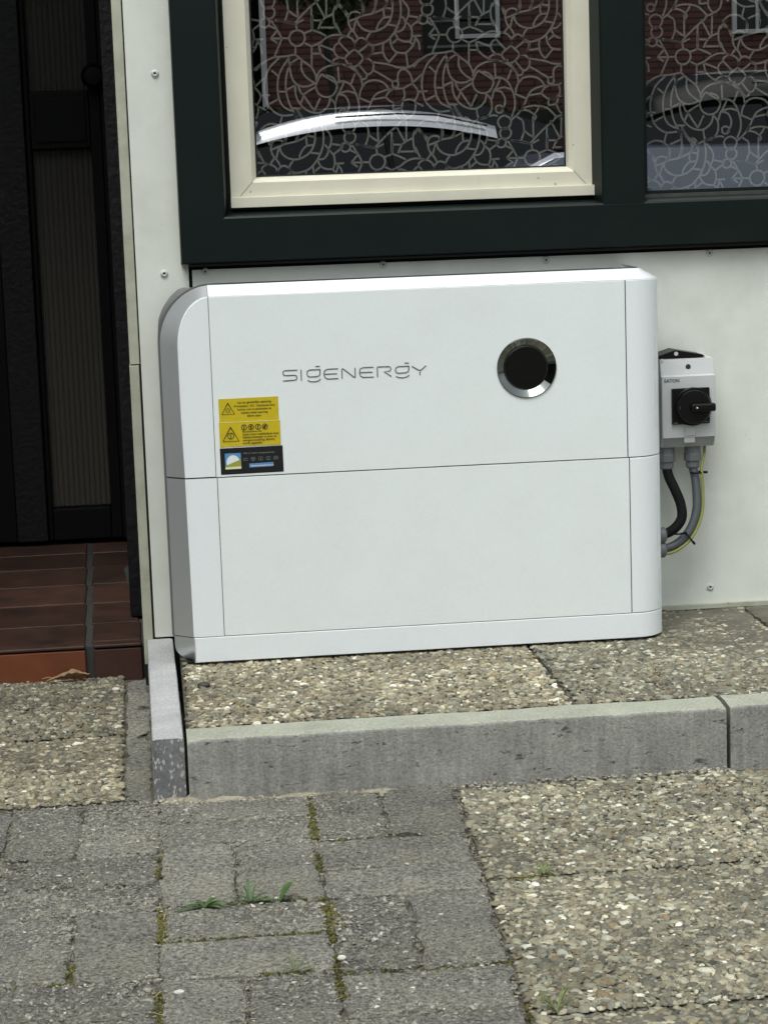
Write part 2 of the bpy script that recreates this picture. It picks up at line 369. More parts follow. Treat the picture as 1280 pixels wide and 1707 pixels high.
def attr_mat(name, rough=.7, bump=.3, gain=1.0, bscale=500):
    m = bpy.data.materials.new(name); m.use_nodes = True; t = m.node_tree; b = t.nodes['Principled BSDF']; L = t.links.new
    b.inputs['Roughness'].default_value = rough; b.inputs['Specular IOR Level'].default_value = .35
    a = N(t, 'ShaderNodeAttribute', attribute_name='tone'); tc = N(t, 'ShaderNodeTexCoord')
    n = N(t, 'ShaderNodeTexNoise', Scale=float(bscale), Detail=3.0); L(tc.outputs['Object'], n.inputs['Vector'])
    mr = N(t, 'ShaderNodeMapRange'); L(n.outputs['Fac'], mr.inputs['Value'])
    for k, v in (('From Min', .3), ('From Max', .7), ('To Min', .78 * gain), ('To Max', 1.22 * gain)): mr.inputs[k].default_value = v
    # broad soiling that varies over the slab
    n2 = N(t, 'ShaderNodeTexNoise', Scale=5.0, Detail=5.0); L(tc.outputs['Object'], n2.inputs['Vector'])
    m2 = N(t, 'ShaderNodeMapRange'); L(n2.outputs['Fac'], m2.inputs['Value'])
    for k, v in (('From Min', .3), ('From Max', .7), ('To Min', .60), ('To Max', 1.22)): m2.inputs[k].default_value = v
    mu = N(t, 'ShaderNodeMath', operation='MULTIPLY'); L(mr.outputs[0], mu.inputs[0]); L(m2.outputs[0], mu.inputs[1])
    s = N(t, 'ShaderNodeVectorMath', operation='SCALE'); L(a.outputs['Color'], s.inputs[0]); L(mu.outputs[0], s.inputs['Scale'])
    L(s.outputs[0], b.inputs['Base Color'])
    bp = N(t, 'ShaderNodeBump', Strength=bump, Distance=.0008); L(n.outputs['Fac'], bp.inputs['Height']); L(bp.outputs[0], b.inputs['Normal'])
    return m
m_pebble = attr_mat('pebbles', .68)
m_moss = attr_mat('moss', .95, .6)

# ------------------------------------------------------------ pebble scatter (numpy)
def dome_template():
    V = [(0, 0, 1)]; rings = [(6, .60, .88), (8, .93, .45), (8, 1.0, -.25)]; F = []; st = [0]
    for n, rr, h in rings:
        st.append(len(V)); off = rng.random() * 6
        for k in range(n): V.append((rr * math.cos(2 * math.pi * k / n), rr * math.sin(2 * math.pi * k / n), h))
    for k in range(6): F.append((0, 1 + k, 1 + (k + 1) % 6))
    a, b = 1, 7
    i = j = 0                                     # stitch 6-ring to 8-ring
    while i < 6 or j < 8:
        if (i + .5) / 6 <= (j + .5) / 8 and i < 6 or j >= 8:
            F.append((a + i % 6, b + j % 8, a + (i + 1) % 6)); i += 1
        else:
            F.append((a + i % 6, b + j % 8, b + (j + 1) % 8)); j += 1
    b, c = 7, 15
    for k in range(8):
        F.append((b + k, c + k, c + (k + 1) % 8)); F.append((b + k, c + (k + 1) % 8, b + (k + 1) % 8))
    return np.array(V, float), np.array(F, int)
TV, TF = dome_template()

def pebbles(name, P, rad, col, mt, parent, squash=(.38, .62), elong=(1.05, 2.1), sink=.30, jit=.13, loc=(0, 0, 0), label=None):
    n = len(P); nv = len(TV)
    e = rng.uniform(*elong, n); s = rng.uniform(*squash, n); a = rng.uniform(0, 2 * np.pi, n)
    V = np.repeat(TV[None], n, 0).copy()
    V[:, :, :2] *= (1 + rng.normal(0, jit, (n, nv, 1))); V[:, :, 2] *= (1 + rng.normal(0, jit * .7, (n, nv)))
    V[:, :, 0] *= (rad * np.sqrt(e))[:, None]; V[:, :, 1] *= (rad / np.sqrt(e))[:, None]; V[:, :, 2] *= (rad * s)[:, None]
    V[:, :, 2] += V[:, :, 0] * rng.normal(0, .12, n)[:, None] + V[:, :, 1] * rng.normal(0, .12, n)[:, None]
    c, sn = np.cos(a)[:, None], np.sin(a)[:, None]
    X = V[:, :, 0] * c - V[:, :, 1] * sn; Yv = V[:, :, 0] * sn + V[:, :, 1] * c
    V[:, :, 0] = X + P[:, 0, None]; V[:, :, 1] = Yv + P[:, 1, None]; V[:, :, 2] += (P[:, 2] - rad * s * sink)[:, None]
    F = (TF[None] + (np.arange(n) * nv)[:, None, None]).reshape(-1, 3)
    me = bpy.data.meshes.new(name); me.vertices.add(n * nv); me.vertices.foreach_set('co', V.reshape(-1).astype(np.float32))
    me.loops.add(F.size); me.loops.foreach_set('vertex_index', F.reshape(-1).astype(np.int32))
    me.polygons.add(len(F)); me.polygons.foreach_set('loop_start', np.arange(0, F.size, 3, dtype=np.int32))
    me.polygons.foreach_set('use_smooth', np.ones(len(F), bool)); me.update(calc_edges=True)
    at = me.attributes.new('tone', 'FLOAT_COLOR', 'POINT')
    cc = np.concatenate([np.repeat(col[:, None, :], nv, 1), np.ones((n, nv, 1))], 2)
    at.data.foreach_set('color', cc.reshape(-1).astype(np.float32))
    me.materials.append(mt); o = link(name, me, parent, loc); o['kind'] = 'stuff'
    if label: o['label'] = label
    return o

PAL = np.array([(.33, .305, .225), (.27, .255, .195), (.45, .425, .33), (.205, .195, .155), (.15, .145, .120), (.235, .205, .140),
                (.60, .585, .49), (.12, .118, .105), (.25, .185, .115), (.25, .255, .215), (.215, .185, .125), (.06, .062, .060), (.74, .73, .66)])
PW = np.array([13, 14, 9, 14, 11, 9, 4.5, 6, 2, 9, 8, 1.6, 1.6]); PW = PW / PW.sum()
def field(x0, x1, y0, y1, s, z, inside=None):
    nx, ny = int((x1 - x0) / s) + 1, int((y1 - y0) / (s * .87)) + 1
    gx, gy = np.meshgrid(np.arange(nx), np.arange(ny)); px = x0 + (gx + .5 * (gy % 2)) * s; py = y0 + gy * s * .87
    P = np.stack([px.ravel(), py.ravel()], 1) + rng.uniform(-.42, .42, (nx * ny, 2)) * s
    k = (P[:, 0] > x0 + .003) & (P[:, 0] < x1 - .003) & (P[:, 1] > y0 + .003) & (P[:, 1] < y1 - .003)
    if inside is not None: k &= inside(P)
    P = P[k]; n = len(P)
    zz = z + rng.normal(0, .0006, n)
    return np.column_stack([P, zz])
def stone_set(P, mean=.0046, mul=1.0, warm=0.0):
    n = len(P); rad = np.clip(rng.lognormal(math.log(mean), .34, n), .0018, .0085)
    col = PAL[rng.choice(len(PAL), n, p=PW)] * rng.uniform(.75, 1.2, (n, 1)) * mul
    col = col * np.array([1 + warm, 1, 1 - warm])
    return rad, col

# ------------------------------------------------------------ GROUND
L0 = -.085
ground = M('ground', [(-200, -300, L0 - .012), (200, -300, L0 - .012), (200, 60, L0 - .012), (-200, 60, L0 - .012)], [(0, 1, 2, 3)], m_ground)
tag(ground, kind='structure')
road = M('road', [(-200, -23.2, L0 - .004), (200, -23.2, L0 - .004), (200, -15.6, L0 - .004), (-200, -15.6, L0 - .004)], [(0, 1, 2, 3)], m_road)
tag(road, kind='structure')
# near bed of sand with low relief
def bed():
    x0, x1, y0, y1, s = -1.2, 1.6, -2.6, .18, .02
    nx, ny = int((x1 - x0) / s), int((y1 - y0) / s); V = []; F = []
    for j in range(ny + 1):
        for i in range(nx + 1):
            X, Yy = x0 + i * s, y0 + j * s
            V.append((X, Yy, L0 - .0075 + .003 * noise.noise((X * 18, Yy * 18, 0))))
    for j in range(ny):
        for i in range(nx):
            a = j * (nx + 1) + i; F.append((a, a + 1, a + nx + 2, a + nx + 1))
    return V, F
pavement = empty('pavement', (0, 0, L0)); tag(pavement, kind='structure')
v, f = bed(); sb = M('sand_bed', [(a, b, c - L0) for a, b, c in v], f, m_bed, pavement, smooth=True)

# worn concrete blocks; each from its four measured corners
cells = []
def hpair(q, k=.5):      # q: corners front-left, front-right, back-right, back-left; split into two lying bricks
    a, b, c, d = [Vector(t) for t in q]; m1 = a.lerp(d, k); m2 = b.lerp(c, k)
    return [(a, b, m2, m1), (m1, m2, c, d)]
def vpair(q, k=.5):
    a, b, c, d = [Vector(t) for t in q]; m1 = a.lerp(b, k); m2 = d.lerp(c, k)
    return [(a, m1, m2, d), (m1, b, c, m2)]
yl = {'A': [-.662, -.868, -1.100, -1.335, -1.56, -1.79, -2.02, -2.25],
      'B': [-.655, -.885, -1.108, -1.352, -1.58, -1.81, -2.04, -2.27],
      'Z': [-.648, -.888, -1.110, -1.322, -1.55, -1.78, -2.01, -2.24]}
def xa(yv): return -.040 - .006 * (-.66 - yv) / .8      # left edge of column A
def xb(yv): return .164 - .025 * (-.66 - yv) / .8
def xc(yv): return .362 - .045 * (-.70 - yv) / .82
def xz(yv): return xa(yv) - .197
def xy(yv): return xz(yv) - .205
def xx(yv): return xy(yv) - .205
cols = [('B', xb, xc, 1), ('A', xa, xb, 0), ('Z', xz, xa, 1), ('A', xy, xz, 0), ('B', xx, xy, 1), ('Z', lambda t: xx(t) - .205, xx, 0)]
for key, fl, fr, ph in cols:
    ys = yl[key]
    for j in range(len(ys) - 1):
        yb, yf = ys[j], ys[j + 1]
        q = [(fl(yf), yf), (fr(yf), yf), (fr(yb), yb), (fl(yb), yb)]
        if (j + ph) % 2: cells += vpair(q, random.uniform(.47, .53))
        else: cells += hpair(q, random.uniform(.46, .54))

def block_mesh(name, q, gap, zt, mt, parent, s=.0065, amp=.0011, rnd=.006, seed=0, chip=.002):
    a, b, c, d = [Vector((t[0], t[1])) for t in q]; cen = (a + b + c + d) / 4
    wid = ((b - a).length + (c - d).length) / 2; dep = ((d - a).length + (c - b).length) / 2
    nx, ny = max(4, int(wid / s)), max(4, int(dep / s)); V = []; F = []
    tilt = (random.uniform(-.008, .008), random.uniform(-.008, .008)); dz = random.uniform(-.0016, .0012)
    for j in range(ny + 1):
        for i in range(nx + 1):
            u, v_ = i / nx, j / ny
            pu = gap / wid + u * (1 - 2 * gap / wid); pv = gap / dep + v_ * (1 - 2 * gap / dep)
            P = a.lerp(b, pu).lerp(d.lerp(c, pu), pv)
            ex = min(u, 1 - u) * wid; ey = min(v_, 1 - v_) * dep; e = min(ex, ey)
            wob = noise.noise((P.x * 45, P.y * 45, seed))
            drop = 0
            if e < rnd: t = 1 - e / rnd; drop = (.0022 + .0022 * abs(wob)) * t * t
            nn = noise.noise((P.x * 70, P.y * 70, seed + 9)) * amp + noise.noise((P.x * 170, P.y * 170, seed)) * amp * .8 + noise.noise((P.x * 14, P.y * 14, seed)) * amp * 1.2
            if e < 1e-6:
                k = 1 - .0016 * wob / max(wid, .05) * 8; P = cen + (P - cen) * k
            lp = P - cen
            V.append((lp.x, lp.y, zt + dz + nn - drop + lp.x * tilt[0] + lp.y * tilt[1]))
    for j in range(ny):
        for i in range(nx):
            k = j * (nx + 1) + i; F.append((k, k + 1, k + nx + 2, k + nx + 1))
    border = [i for i in range(nx + 1)] + [(j * (nx + 1) + nx) for j in range(1, ny + 1)] + [ny * (nx + 1) + i for i in range(nx - 1, -1, -1)] + [j * (nx + 1) for j in range(ny - 1, 0, -1)]
    base = len(V)
    for k in border: V.append((V[k][0], V[k][1], zt - .05))
    nb = len(border)
    for k in range(nb): F.append((border[k], border[(k + 1) % nb], base + (k + 1) % nb, base + k)[::-1])
    o = M(name, V, F, mt, parent, smooth=True, sharp=60); o.location = (cen.x, cen.y, 0)
    return o
for i, q in enumerate(cells):
    o = block_mesh('paving_block', q, .0021, 0, m_paver, pavement, seed=i * 3.7)

# washed gravel slabs
def gravel_slab(name, x0f, x1, y0, y1, zt, parent, mean, dens, mul=1, warm=0, inset=.0015, lab=None):
    """x0f: function of y or number; builds the mortar body and the pebble skin as its child"""
    fx = x0f if callable(x0f) else (lambda t: x0f)
    q = [(fx(y0), y0), (x1, y0), (x1, y1), (fx(y1), y1)]
    o = block_mesh(name, q, inset, zt - .0022, m_mortar, parent, s=.02, amp=.0008, rnd=.004, seed=x1 * 9)
    cx, cy = o.location.x, o.location.y
    lo = min(fx(y0), fx(y1))
    P = field(lo, x1, y0, y1, dens, zt - .0012, lambda P: P[:, 0] > np.array([fx(t) for t in P[:, 1]]) + .0035)
    rad, col = stone_set(P, mean, mul, warm)
    P[:, 0] -= cx; P[:, 1] -= cy; col = (col * .90 + np.array([.25, .243, .190]) * .10) * np.array([1.0, .995, .94])
    pebbles('pebble_surface', P, rad, col, m_pebble, o)
    if lab: o['label'] = lab
    return o
gravel_slab('gravel_slab', lambda t: xc(t) + .003, .96, -1.076, -.690, 0, pavement, .0035, .0062)
gravel_slab('gravel_slab', lambda t: xc(t) + .003, .96, -1.502, -1.080, 0, pavement, .0036, .0063)
gravel_slab('gravel_slab', lambda t: xc(t) + .003, .96, -1.92, -1.506, 0, pavement, .0040, .0078)
gravel_slab('gravel_slab', .963, 1.5, -1.5, -.690, 0, pavement, .0052, .0105)
gravel_slab('gravel_slab', -.48, -.090, -.285, .114, 0, pavement, .0036, .0066, .78)
gravel_slab('gravel_slab', -.48, -.090, -.645, -.290, 0, pavement, .0038, .0067, 1.0, .03)
gravel_slab('gravel_slab', -1.0, -.483, -.645, .114, 0, pavement, .0056, .0125, .9)
for (x0, x1, y0, y1) in ((-.087, -.050, -.645, -.292), (-.087, -.050, -.288, -.115), (-.087, -.050, -.110, .10)):
    block_mesh('edge_block', [(x0, y0), (x1, y0), (x1, y1), (x0, y1)], .001, -.003, m_paver, pavement, seed=x0 + y0)

# upper terrace
terrace = empty('terrace', (0, 0, 0)); tag(terrace, kind='structure')
box('terrace_bed', .002, 1.6, -.60, -.002, -.2, -.010, m_bed, terrace)
gravel_slab('gravel_slab', .004, .549, -.598, -.004, 0, terrace, .0037, .0066, 1.10, .03, lab='gravel slab under the white cabinet')
gravel_slab('gravel_slab', .554, .952, -.598, -.004, 0, terrace, .0036, .0066, .92, -.01)
gravel_slab('gravel_slab', .957, 1.5, -.598, -.21, 0, terrace, .0048, .0095, .95)
block_mesh('concrete_strip', [(.957, -.205), (1.5, -.205), (1.5, -.003), (.957, -.003)], .001, .004, m_mortar, terrace, seed=4)

# kerbs
def kerb_stone(name, x0, x1, y0, y1, z0, z1, mf, mtop, ch=.005, parent=None, endmat=None, endface=None):
    s = .012; nx = max(2, int((x1 - x0) / s)); b = bmesh.new()
    prof = [(y0, z0), (y0, z1 - ch - .03), (y0, z1 - ch), (y0 + ch * .35, z1 - ch * .3), (y0 + ch, z1), ((y0 + y1) / 2, z1 + .0004), (y1 - .004, z1), (y1, z1 - .004), (y1, z0)]
    rows = []
    for i in range(nx + 1):
        X = x0 + (x1 - x0) * i / nx; row = []
        for k, (Yy, Zz) in enumerate(prof):
            e = .0012 if k in (2, 3, 4) else .0006
            dd = noise.noise((X * 60, Yy * 60, Zz * 60)) * e + (noise.noise((X * 9, Yy * 9, Zz * 9)) * .001 if z0 > -.3 else 0)
            inn = 0
            if i in (0, nx): inn = .002 if k in (2, 3, 4) else 0
            row.append(b.verts.new((X, Yy + dd * (k < 5), Zz + dd * (k > 1) - inn)))
        rows.append(row)
    for i in range(nx):
        for k in range(len(prof) - 1):
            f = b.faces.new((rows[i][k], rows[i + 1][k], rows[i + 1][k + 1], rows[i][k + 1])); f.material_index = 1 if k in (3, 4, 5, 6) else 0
    b.faces.new(rows[0][::-1]); b.faces.new(rows[-1])
    bmesh.ops.recalc_face_normals(b, faces=b.faces)
    return bmo(name, b, [mf, mtop], parent, sharp=40)
kerb_stone('kerb_stone', .0015, .749, -.668, -.601, -.25, .0, m_kerb, m_kerb_top, parent=terrace)
kerb_stone('kerb_stone', .7555, 1.75, -.664, -.601, -.25, .001, m_kerb, m_kerb_top, parent=terrace)
# return kerb running back to the wall, its sawn end facing the street
b = bmesh.new()
prof = [(-.046, -.25), (-.046, -.0035), (-.0445, -.001), (-.0405, -.0006), (-.0395, 0), (-.0085, 0), (-.0075, -.0006), (-.0040, -.001), (-.0025, -.0035), (-.0025, -.25)]
ny = 30; rows = []
for j in range(ny + 1):
    Yy = -.648 + .648 * j / ny; sh = (.0 - .0045 * (j / ny))
    rows.append([b.verts.new((X + sh + noise.noise((X * 30, Yy * 30, 3)) * .0005, Yy, Zz + noise.noise((X * 40, Yy * 40, 5)) * .0005 * (Zz > -.1) - (.0015 if j == 0 and Zz > -.1 else 0))) for X, Zz in prof])
for j in range(ny):
    for k in range(len(prof) - 1): b.faces.new((rows[j][k], rows[j + 1][k], rows[j + 1][k + 1], rows[j][k + 1]))
ef = b.faces.new(rows[0]); ef.material_index = 1; b.faces.new(rows[-1][::-1])
bmesh.ops.recalc_face_normals(b, faces=b.faces)
o = bmo('kerb_stone', b, [m_ret, m_cut], terrace, sharp=40); o['label'] = 'return kerb with a sawn speckled end'

# loose grit, sand and moss in the joints (uncountable)
def along(segs, per_m, spread, z, zr=.001):
    out = []
    for (x0, y0, x1, y1, k) in segs:
        Ln = math.hypot(x1 - x0, y1 - y0); n = int(Ln * per_m * k); t = rng.random(n)
        dx, dy = (x1 - x0) / Ln, (y1 - y0) / Ln; o_ = rng.normal(0, spread, n)
        clump = np.array([noise.noise((x0 + (x1 - x0) * q) * 0 + 0 or 0) if False else noise.noise(((x0 + (x1 - x0) * q) * 25, (y0 + (y1 - y0) * q) * 25, 1)) for q in t])
        keep = clump > -.25
        P = np.column_stack([x0 + (x1 - x0) * t - dy * o_, y0 + (y1 - y0) * t + dx * o_, z + rng.uniform(0, zr, n)])[keep]
        out.append(P)
    return np.concatenate(out)
segs = []
for q in cells:
    pts = [Vector((t[0], t[1])) for t in q]
    for i in range(4):
        a, c = pts[i], pts[(i + 1) % 4]
        if a.y > -2.0: segs.append((a.x, a.y, c.x, c.y, 1))
P = along(segs, 420, .0016, -.0062, .002); n = len(P)
col = np.array([(.24, .215, .165), (.16, .145, .115), (.33, .30, .24), (.12, .11, .09)])[rng.choice(4, n, p=[.35, .3, .15, .2])] * rng.uniform(.7, 1.2, (n, 1))
pebbles('joint_grit', P, rng.uniform(.0010, .0026, n), col, m_pebble, pavement)
# sand heaped against the foot of the kerb
P = along([(.0, -.672, .33, -.676, 3), (.33, -.676, .75, -.676, .8), (-.045, -.652, 0, -.656, 2.5), (-.02, -.665, .03, -.665, 3)], 900, .006, -.002, .003); n = len(P)
col = np.array([(.34, .31, .24), (.26, .24, .19), (.42, .39, .32)])[rng.choice(3, n)] * rng.uniform(.7, 1.15, (n, 1))
pebbles('sand_heap', P, rng.uniform(.0010, .0030, n), col, m_pebble, pavement)
b = bmesh.new()
for (xc_, yc_, rx, ry, h) in ((.006, -.664, .022, .012, .011), (-.02, -.66, .02, .01, .006), (.05, -.672, .05, .010, .006), (.15, -.676, .07, .010, .005), (.26, -.678, .07, .010, .004)):
    n1, n2 = 6, 18; ring0 = None
    for i in range(n1 + 1):
        t = i / n1; ring = []
        for k in range(n2):
            a = 2 * math.pi * k / n2; w_ = 1 + .25 * noise.noise((math.cos(a) * 2, math.sin(a) * 2, xc_ * 50))
            ring.append(b.verts.new((xc_ + rx * t * w_ * math.cos(a), yc_ + ry * t * w_ * math.sin(a), -.001 + h * (math.cos(t * math.pi) * .5 + .5) - .003 * t + .0012 * noise.noise((a, t * 4, xc_)))))
        if ring0:
            for k in range(n2): b.faces.new((ring0[k], ring0[(k + 1) % n2], ring[(k + 1) % n2], ring[k]))
        ring0 = ring
m_sand = concrete('dry_sand', (.25, .23, .17), (.40, .37, .29), pores=False, sc1=50)
o = bmo('sand_ridge', b, m_sand, pavement); o['kind'] = 'stuff'

mseg = [(-.040, -1.12, -.036, -1.20, 3.5), (-.034, -1.205, .01, -1.208, 2.5), (.155, -1.12, .158, -1.22, 2.5), (-.044, -1.10, -.046, -1.21, 4.0), (-.045, -1.215, .04, -1.217, 2.8), (.04, -1.217, .135, -1.217, 2.2), (.150, -1.10, .146, -1.25, 3.2),
        (-.042, -.90, -.044, -1.0, 1.4), (.163, -.66, .156, -.87, 2.6), (.156, -.93, .153, -1.0, 1.6), (-.046, -1.36, -.048, -1.48, 2.4),
        (.146, -1.29, .142, -1.42, 2.0), (.06, -1.335, .14, -1.34, 1.8), (-.14, -1.26, -.139, -1.33, 2.6), (-.30, -1.33, -.15, -1.325, 1.8),
        (.15, -1.352, .33, -1.355, 1.6), (.18, -.885, .34, -.893, 1.3), (.0, -1.10, .15, -1.10, 1.5), (.33, -1.45, .322, -1.52, 2), (.40, -1.062, .43, -1.085, 3.0), (.36, -1.08, .42, -1.078, 1.5)]
P = along(mseg, 620, .0030, -.0040, .0035); n = len(P)
col = np.array([(.115, .120, .030), (.075, .085, .022), (.150, .125, .045), (.055, .045, .022)])[rng.choice(4, n, p=[.35, .25, .2, .2])] * rng.uniform(.7, 1.2, (n, 1))
mo = pebbles('moss', P, rng.uniform(.0008, .0022, n), col, m_moss, None, squash=(.7, 1.2), jit=.25, loc=(0, 0, L0))
tag(mo, 'yellow green moss growing in the joints of the grey paving blocks', 'moss', kind='stuff')
# gritty aggregate showing on the worn block faces
pp = []
for q in cells:
    a, c, d, e_ = [np.array((t[0], t[1])) for t in q]
    if max(a[1], d[1]) < -1.62 or c[0] < -.36: continue
    wq, hq = np.linalg.norm(c - a), np.linalg.norm(e_ - a); k = int(wq * hq / 3.4e-5)
    u = rng.uniform(.0048 / wq, 1 - .0048 / wq, (k, 1)); v_ = rng.uniform(.0048 / hq, 1 - .0048 / hq, (k, 1))
    pp.append((a * (1 - u) + c * u) * (1 - v_) + (e_ * (1 - u) + d * u) * v_)
P = np.concatenate(pp); P = np.column_stack([P, np.full(len(P), -.0006)]); n = len(P)
P[:, 2] += rng.uniform(-.0006, .0003, n)
col = np.array([(.215, .21, .18), (.28, .27, .23), (.38, .37, .32), (.13, .125, .11), (.58, .56, .50), (.24, .225, .165)])[rng.choice(6, n, p=[.34, .28, .08, .16, .02, .12])] * rng.uniform(.75, 1.2, (n, 1))
pebbles('block_grit', P, np.clip(rng.lognormal(math.log(.0017), .38, n), .0008, .0042), col, m_pebble, pavement, squash=(.35, .7), elong=(1.1, 2.4), sink=.35, jit=.28)
# dry straw and litter caught on the paving
LV, LF_ = [], []
for k in range(150):
    q = random.choice([t for t in segs if t[1] > -1.6]); t = random.random(); x = q[0] + (q[2] - q[0]) * t + random.gauss(0, .008); yy = q[1] + (q[3] - q[1]) * t + random.gauss(0, .008)
    a = random.uniform(0, 6.28); ln = random.uniform(.004, .013); w_ = random.uniform(.0003, .0007); h0, h1, hm = random.uniform(.0006, .002), random.uniform(.0006, .002), random.uniform(.001, .004)
    c_, s_ = math.cos(a), math.sin(a); bz = len(LV)
    for tt, hh in ((-1, h0), (0, hm), (1, h1)):
        for sd_ in (-1, 1): LV.append((x + c_ * ln * tt - s_ * w_ * sd_ + s_ * .002 * (tt == 0), yy + s_ * ln * tt + c_ * w_ * sd_, hh))
    LF_ += [(bz, bz + 1, bz + 3, bz + 2), (bz + 2, bz + 3, bz + 5, bz + 4)]
o = M('dry_litter', LV, LF_, mat('dry_straw', (.30, .25, .15), .8, var=.4, vscale=60), pavement); o['kind'] = 'stuff'
# fine white chips scattered over the blocks
n = 230
P = np.column_stack([rng.uniform(-.30, .34, n), rng.uniform(-1.60, -.67, n), rng.uniform(-.0012, .0006, n)])
ok = (P[:, 0] < .30)
P = P[ok]; n = len(P)
col = np.array([(.62, .60, .54), (.45, .42, .36), (.30, .28, .24)])[rng.choice(3, n, p=[.35, .35, .3])]
pebbles('loose_chips', P, np.clip(rng.lognormal(math.log(.0017), .4, n), .0009, .0036), col * .9, m_pebble, pavement, squash=(.2, .5), elong=(1.1, 2.6), jit=.3)

# ------------------------------------------------------------ HOUSE
house = empty('house_front', (0, 0, 0))
tag(house, 'white panelled house front with dark green window frame and black front door', 'house')
def panel(x0, x1, z0, z1, th=.010, y0=0.0):
    b = bmesh.new(); addbox(b, x0, x1, y0, y0 + th, z0, z1, .0008, 1)
    return bmo('wall_panel', b, m_panel, house)
pl = panel(-.0365, .0475, .0025, 4.8); pl['label'] = 'narrow wall panel left of the dark window frame'
# wide panel with an opening for the window
b = bmesh.new()
addbox(b, .0530, 3.4, 0, .010, .0025, .604); addbox(b, 2.9, 3.4, 0, .010, .6045, 4.8)
pr = bmo('wall_panel', b, m_panel, house); pr['label'] = 'wide wall panel below the window'
box('wall_panel', .0530, 2.899, 0, .010, 2.13, 4.8, m_panel, house)
box('wall_core', -.030, 3.4, .0104, .03, -.3, .600, m_dark, house)
box('skirting_strip', .772, 3.4, -.007, -.0003, .0, .0085, m_trim, house, .001)
# cream corner trim in two lengths
box('corner_trim', -.0545, -.0385, .004, .05, .4555, 4.8, m_trim, house, .001)
box('corner_trim', -.0555, -.0400, .001, .05, -.042, .4535, m_trim, house, .001)
box('corner_seal', -.0390, -.0362, .004, .03, .0, 4.8, m_dark, house)
# rivets
def rivet(x, z, par, yf=0.0, s=1.0):
    b = bmesh.new()
    lathe(b, [(.0030 * s, .0), (.0058 * s, .0002), (.0062 * s, .0012 * s), (.0052 * s, .0026 * s), (.0030 * s, .0032 * s), (.0018 * s, .0020 * s), (0, .0018 * s)], (x, yf, z), 'Y', 24, [0, 0, 0, 0, 0, 1, 1])
    return bmo('rivet', b, [m_rivet, m_pin], par, sharp=50)
for x, z in ((.009, .917), (.008, .600), (.009, .29), (.009, 1.24), (.009, 1.56)): rivet(x, z, pl)
for x, z in ((.074, .601), (.363, .601), (.632, .598), (.906, .599), (.901, .036), (1.18, .599), (1.18, .036), (.62, .036), (.34, .036)): rivet(x, z, pr)

# window: frame profile
def frame_member(b, pts_out, pts_in, yo, yi, yback):
    pass
win = empty('window', (0, 0, 0), house); tag(win, 'dark green framed window with cream sash and patterned film')
b = bmesh.new()
FX0, FZ0, FX1, FZ1 = .0355, .6142, 2.88, 2.12
IX0, IZ0 = .1085, .6930
yf = -.028
def ringquad(b, a, c, ya, yc):
    """mitred ring of faces between rectangles a and c=(x0,z0,x1,z1) at depths ya, yc"""
    A = [(a[0], a[1]), (a[2], a[1]), (a[2], a[3]), (a[0], a[3])]; B = [(c[0], c[1]), (c[2], c[1]), (c[2], c[3]), (c[0], c[3])]
    va = [b.verts.new((q[0], ya, q[1])) for q in A]; vb = [b.verts.new((q[0], yc, q[1])) for q in B]
    for k in range(4): b.faces.new((va[k], va[(k + 1) % 4], vb[(k + 1) % 4], vb[k]))
def inset(r_, d): return (r_[0] + d, r_[1] + d, r_[2] - d, r_[3] - d)
O = (FX0, FZ0, FX1, FZ1)
ringquad(b, inset(O, -.000), O, .02, yf + .006)
ringquad(b, O, inset(O, .0015), yf + .006, yf + .001)
ringquad(b, inset(O, .0015), inset(O, .003), yf + .001, yf)
ringquad(b, inset(O, .003), inset(O, .0705), yf, yf)
ringquad(b, inset(O, .0705), inset(O, .0735), yf, yf + .002)
ringquad(b, inset(O, .0735), inset(O, .0815), yf + .002, .022)
ringquad(b, inset(O, .0815), inset(O, .0900), .022, .0225)
ringquad(b, inset(O, .0900), inset(O, .0905), .0225, .09)
bmesh.ops.remove_doubles(b, verts=b.verts, dist=1e-5); bmesh.ops.recalc_face_normals(b, faces=b.faces)
bmo('frame', b, m_frame, win, sharp=25)
# fine mitre lines at the lower left corner
v, f = ribbons([[(FX0 + .002, FZ0 + .002), (FX0 + .071, FZ0 + .071)]], .0006, yf - .0003)
M('mitre_joint', v, f, m_dark, win)
box('drip_lip', FX0 + .012, FX1, -.022, .0, .6100, .6138, m_dark, win)
# mullion
b = bmesh.new()
vs = [(.7115, .022), (.7220, -.026), (.7250, yf), (.7905, yf), (.7930, -.026), (.8020, .022)]
lo = [b.verts.new((x, yy, .6855)) for x, yy in vs]; hi = [b.verts.new((x, yy, 2.045)) for x, yy in vs]
for k in range(len(vs) - 1): b.faces.new((lo[k], lo[k + 1], hi[k + 1], hi[k]))
bmesh.ops.recalc_face_normals(b, faces=b.faces)
bmo('mullion', b, m_frame, win, sharp=20)
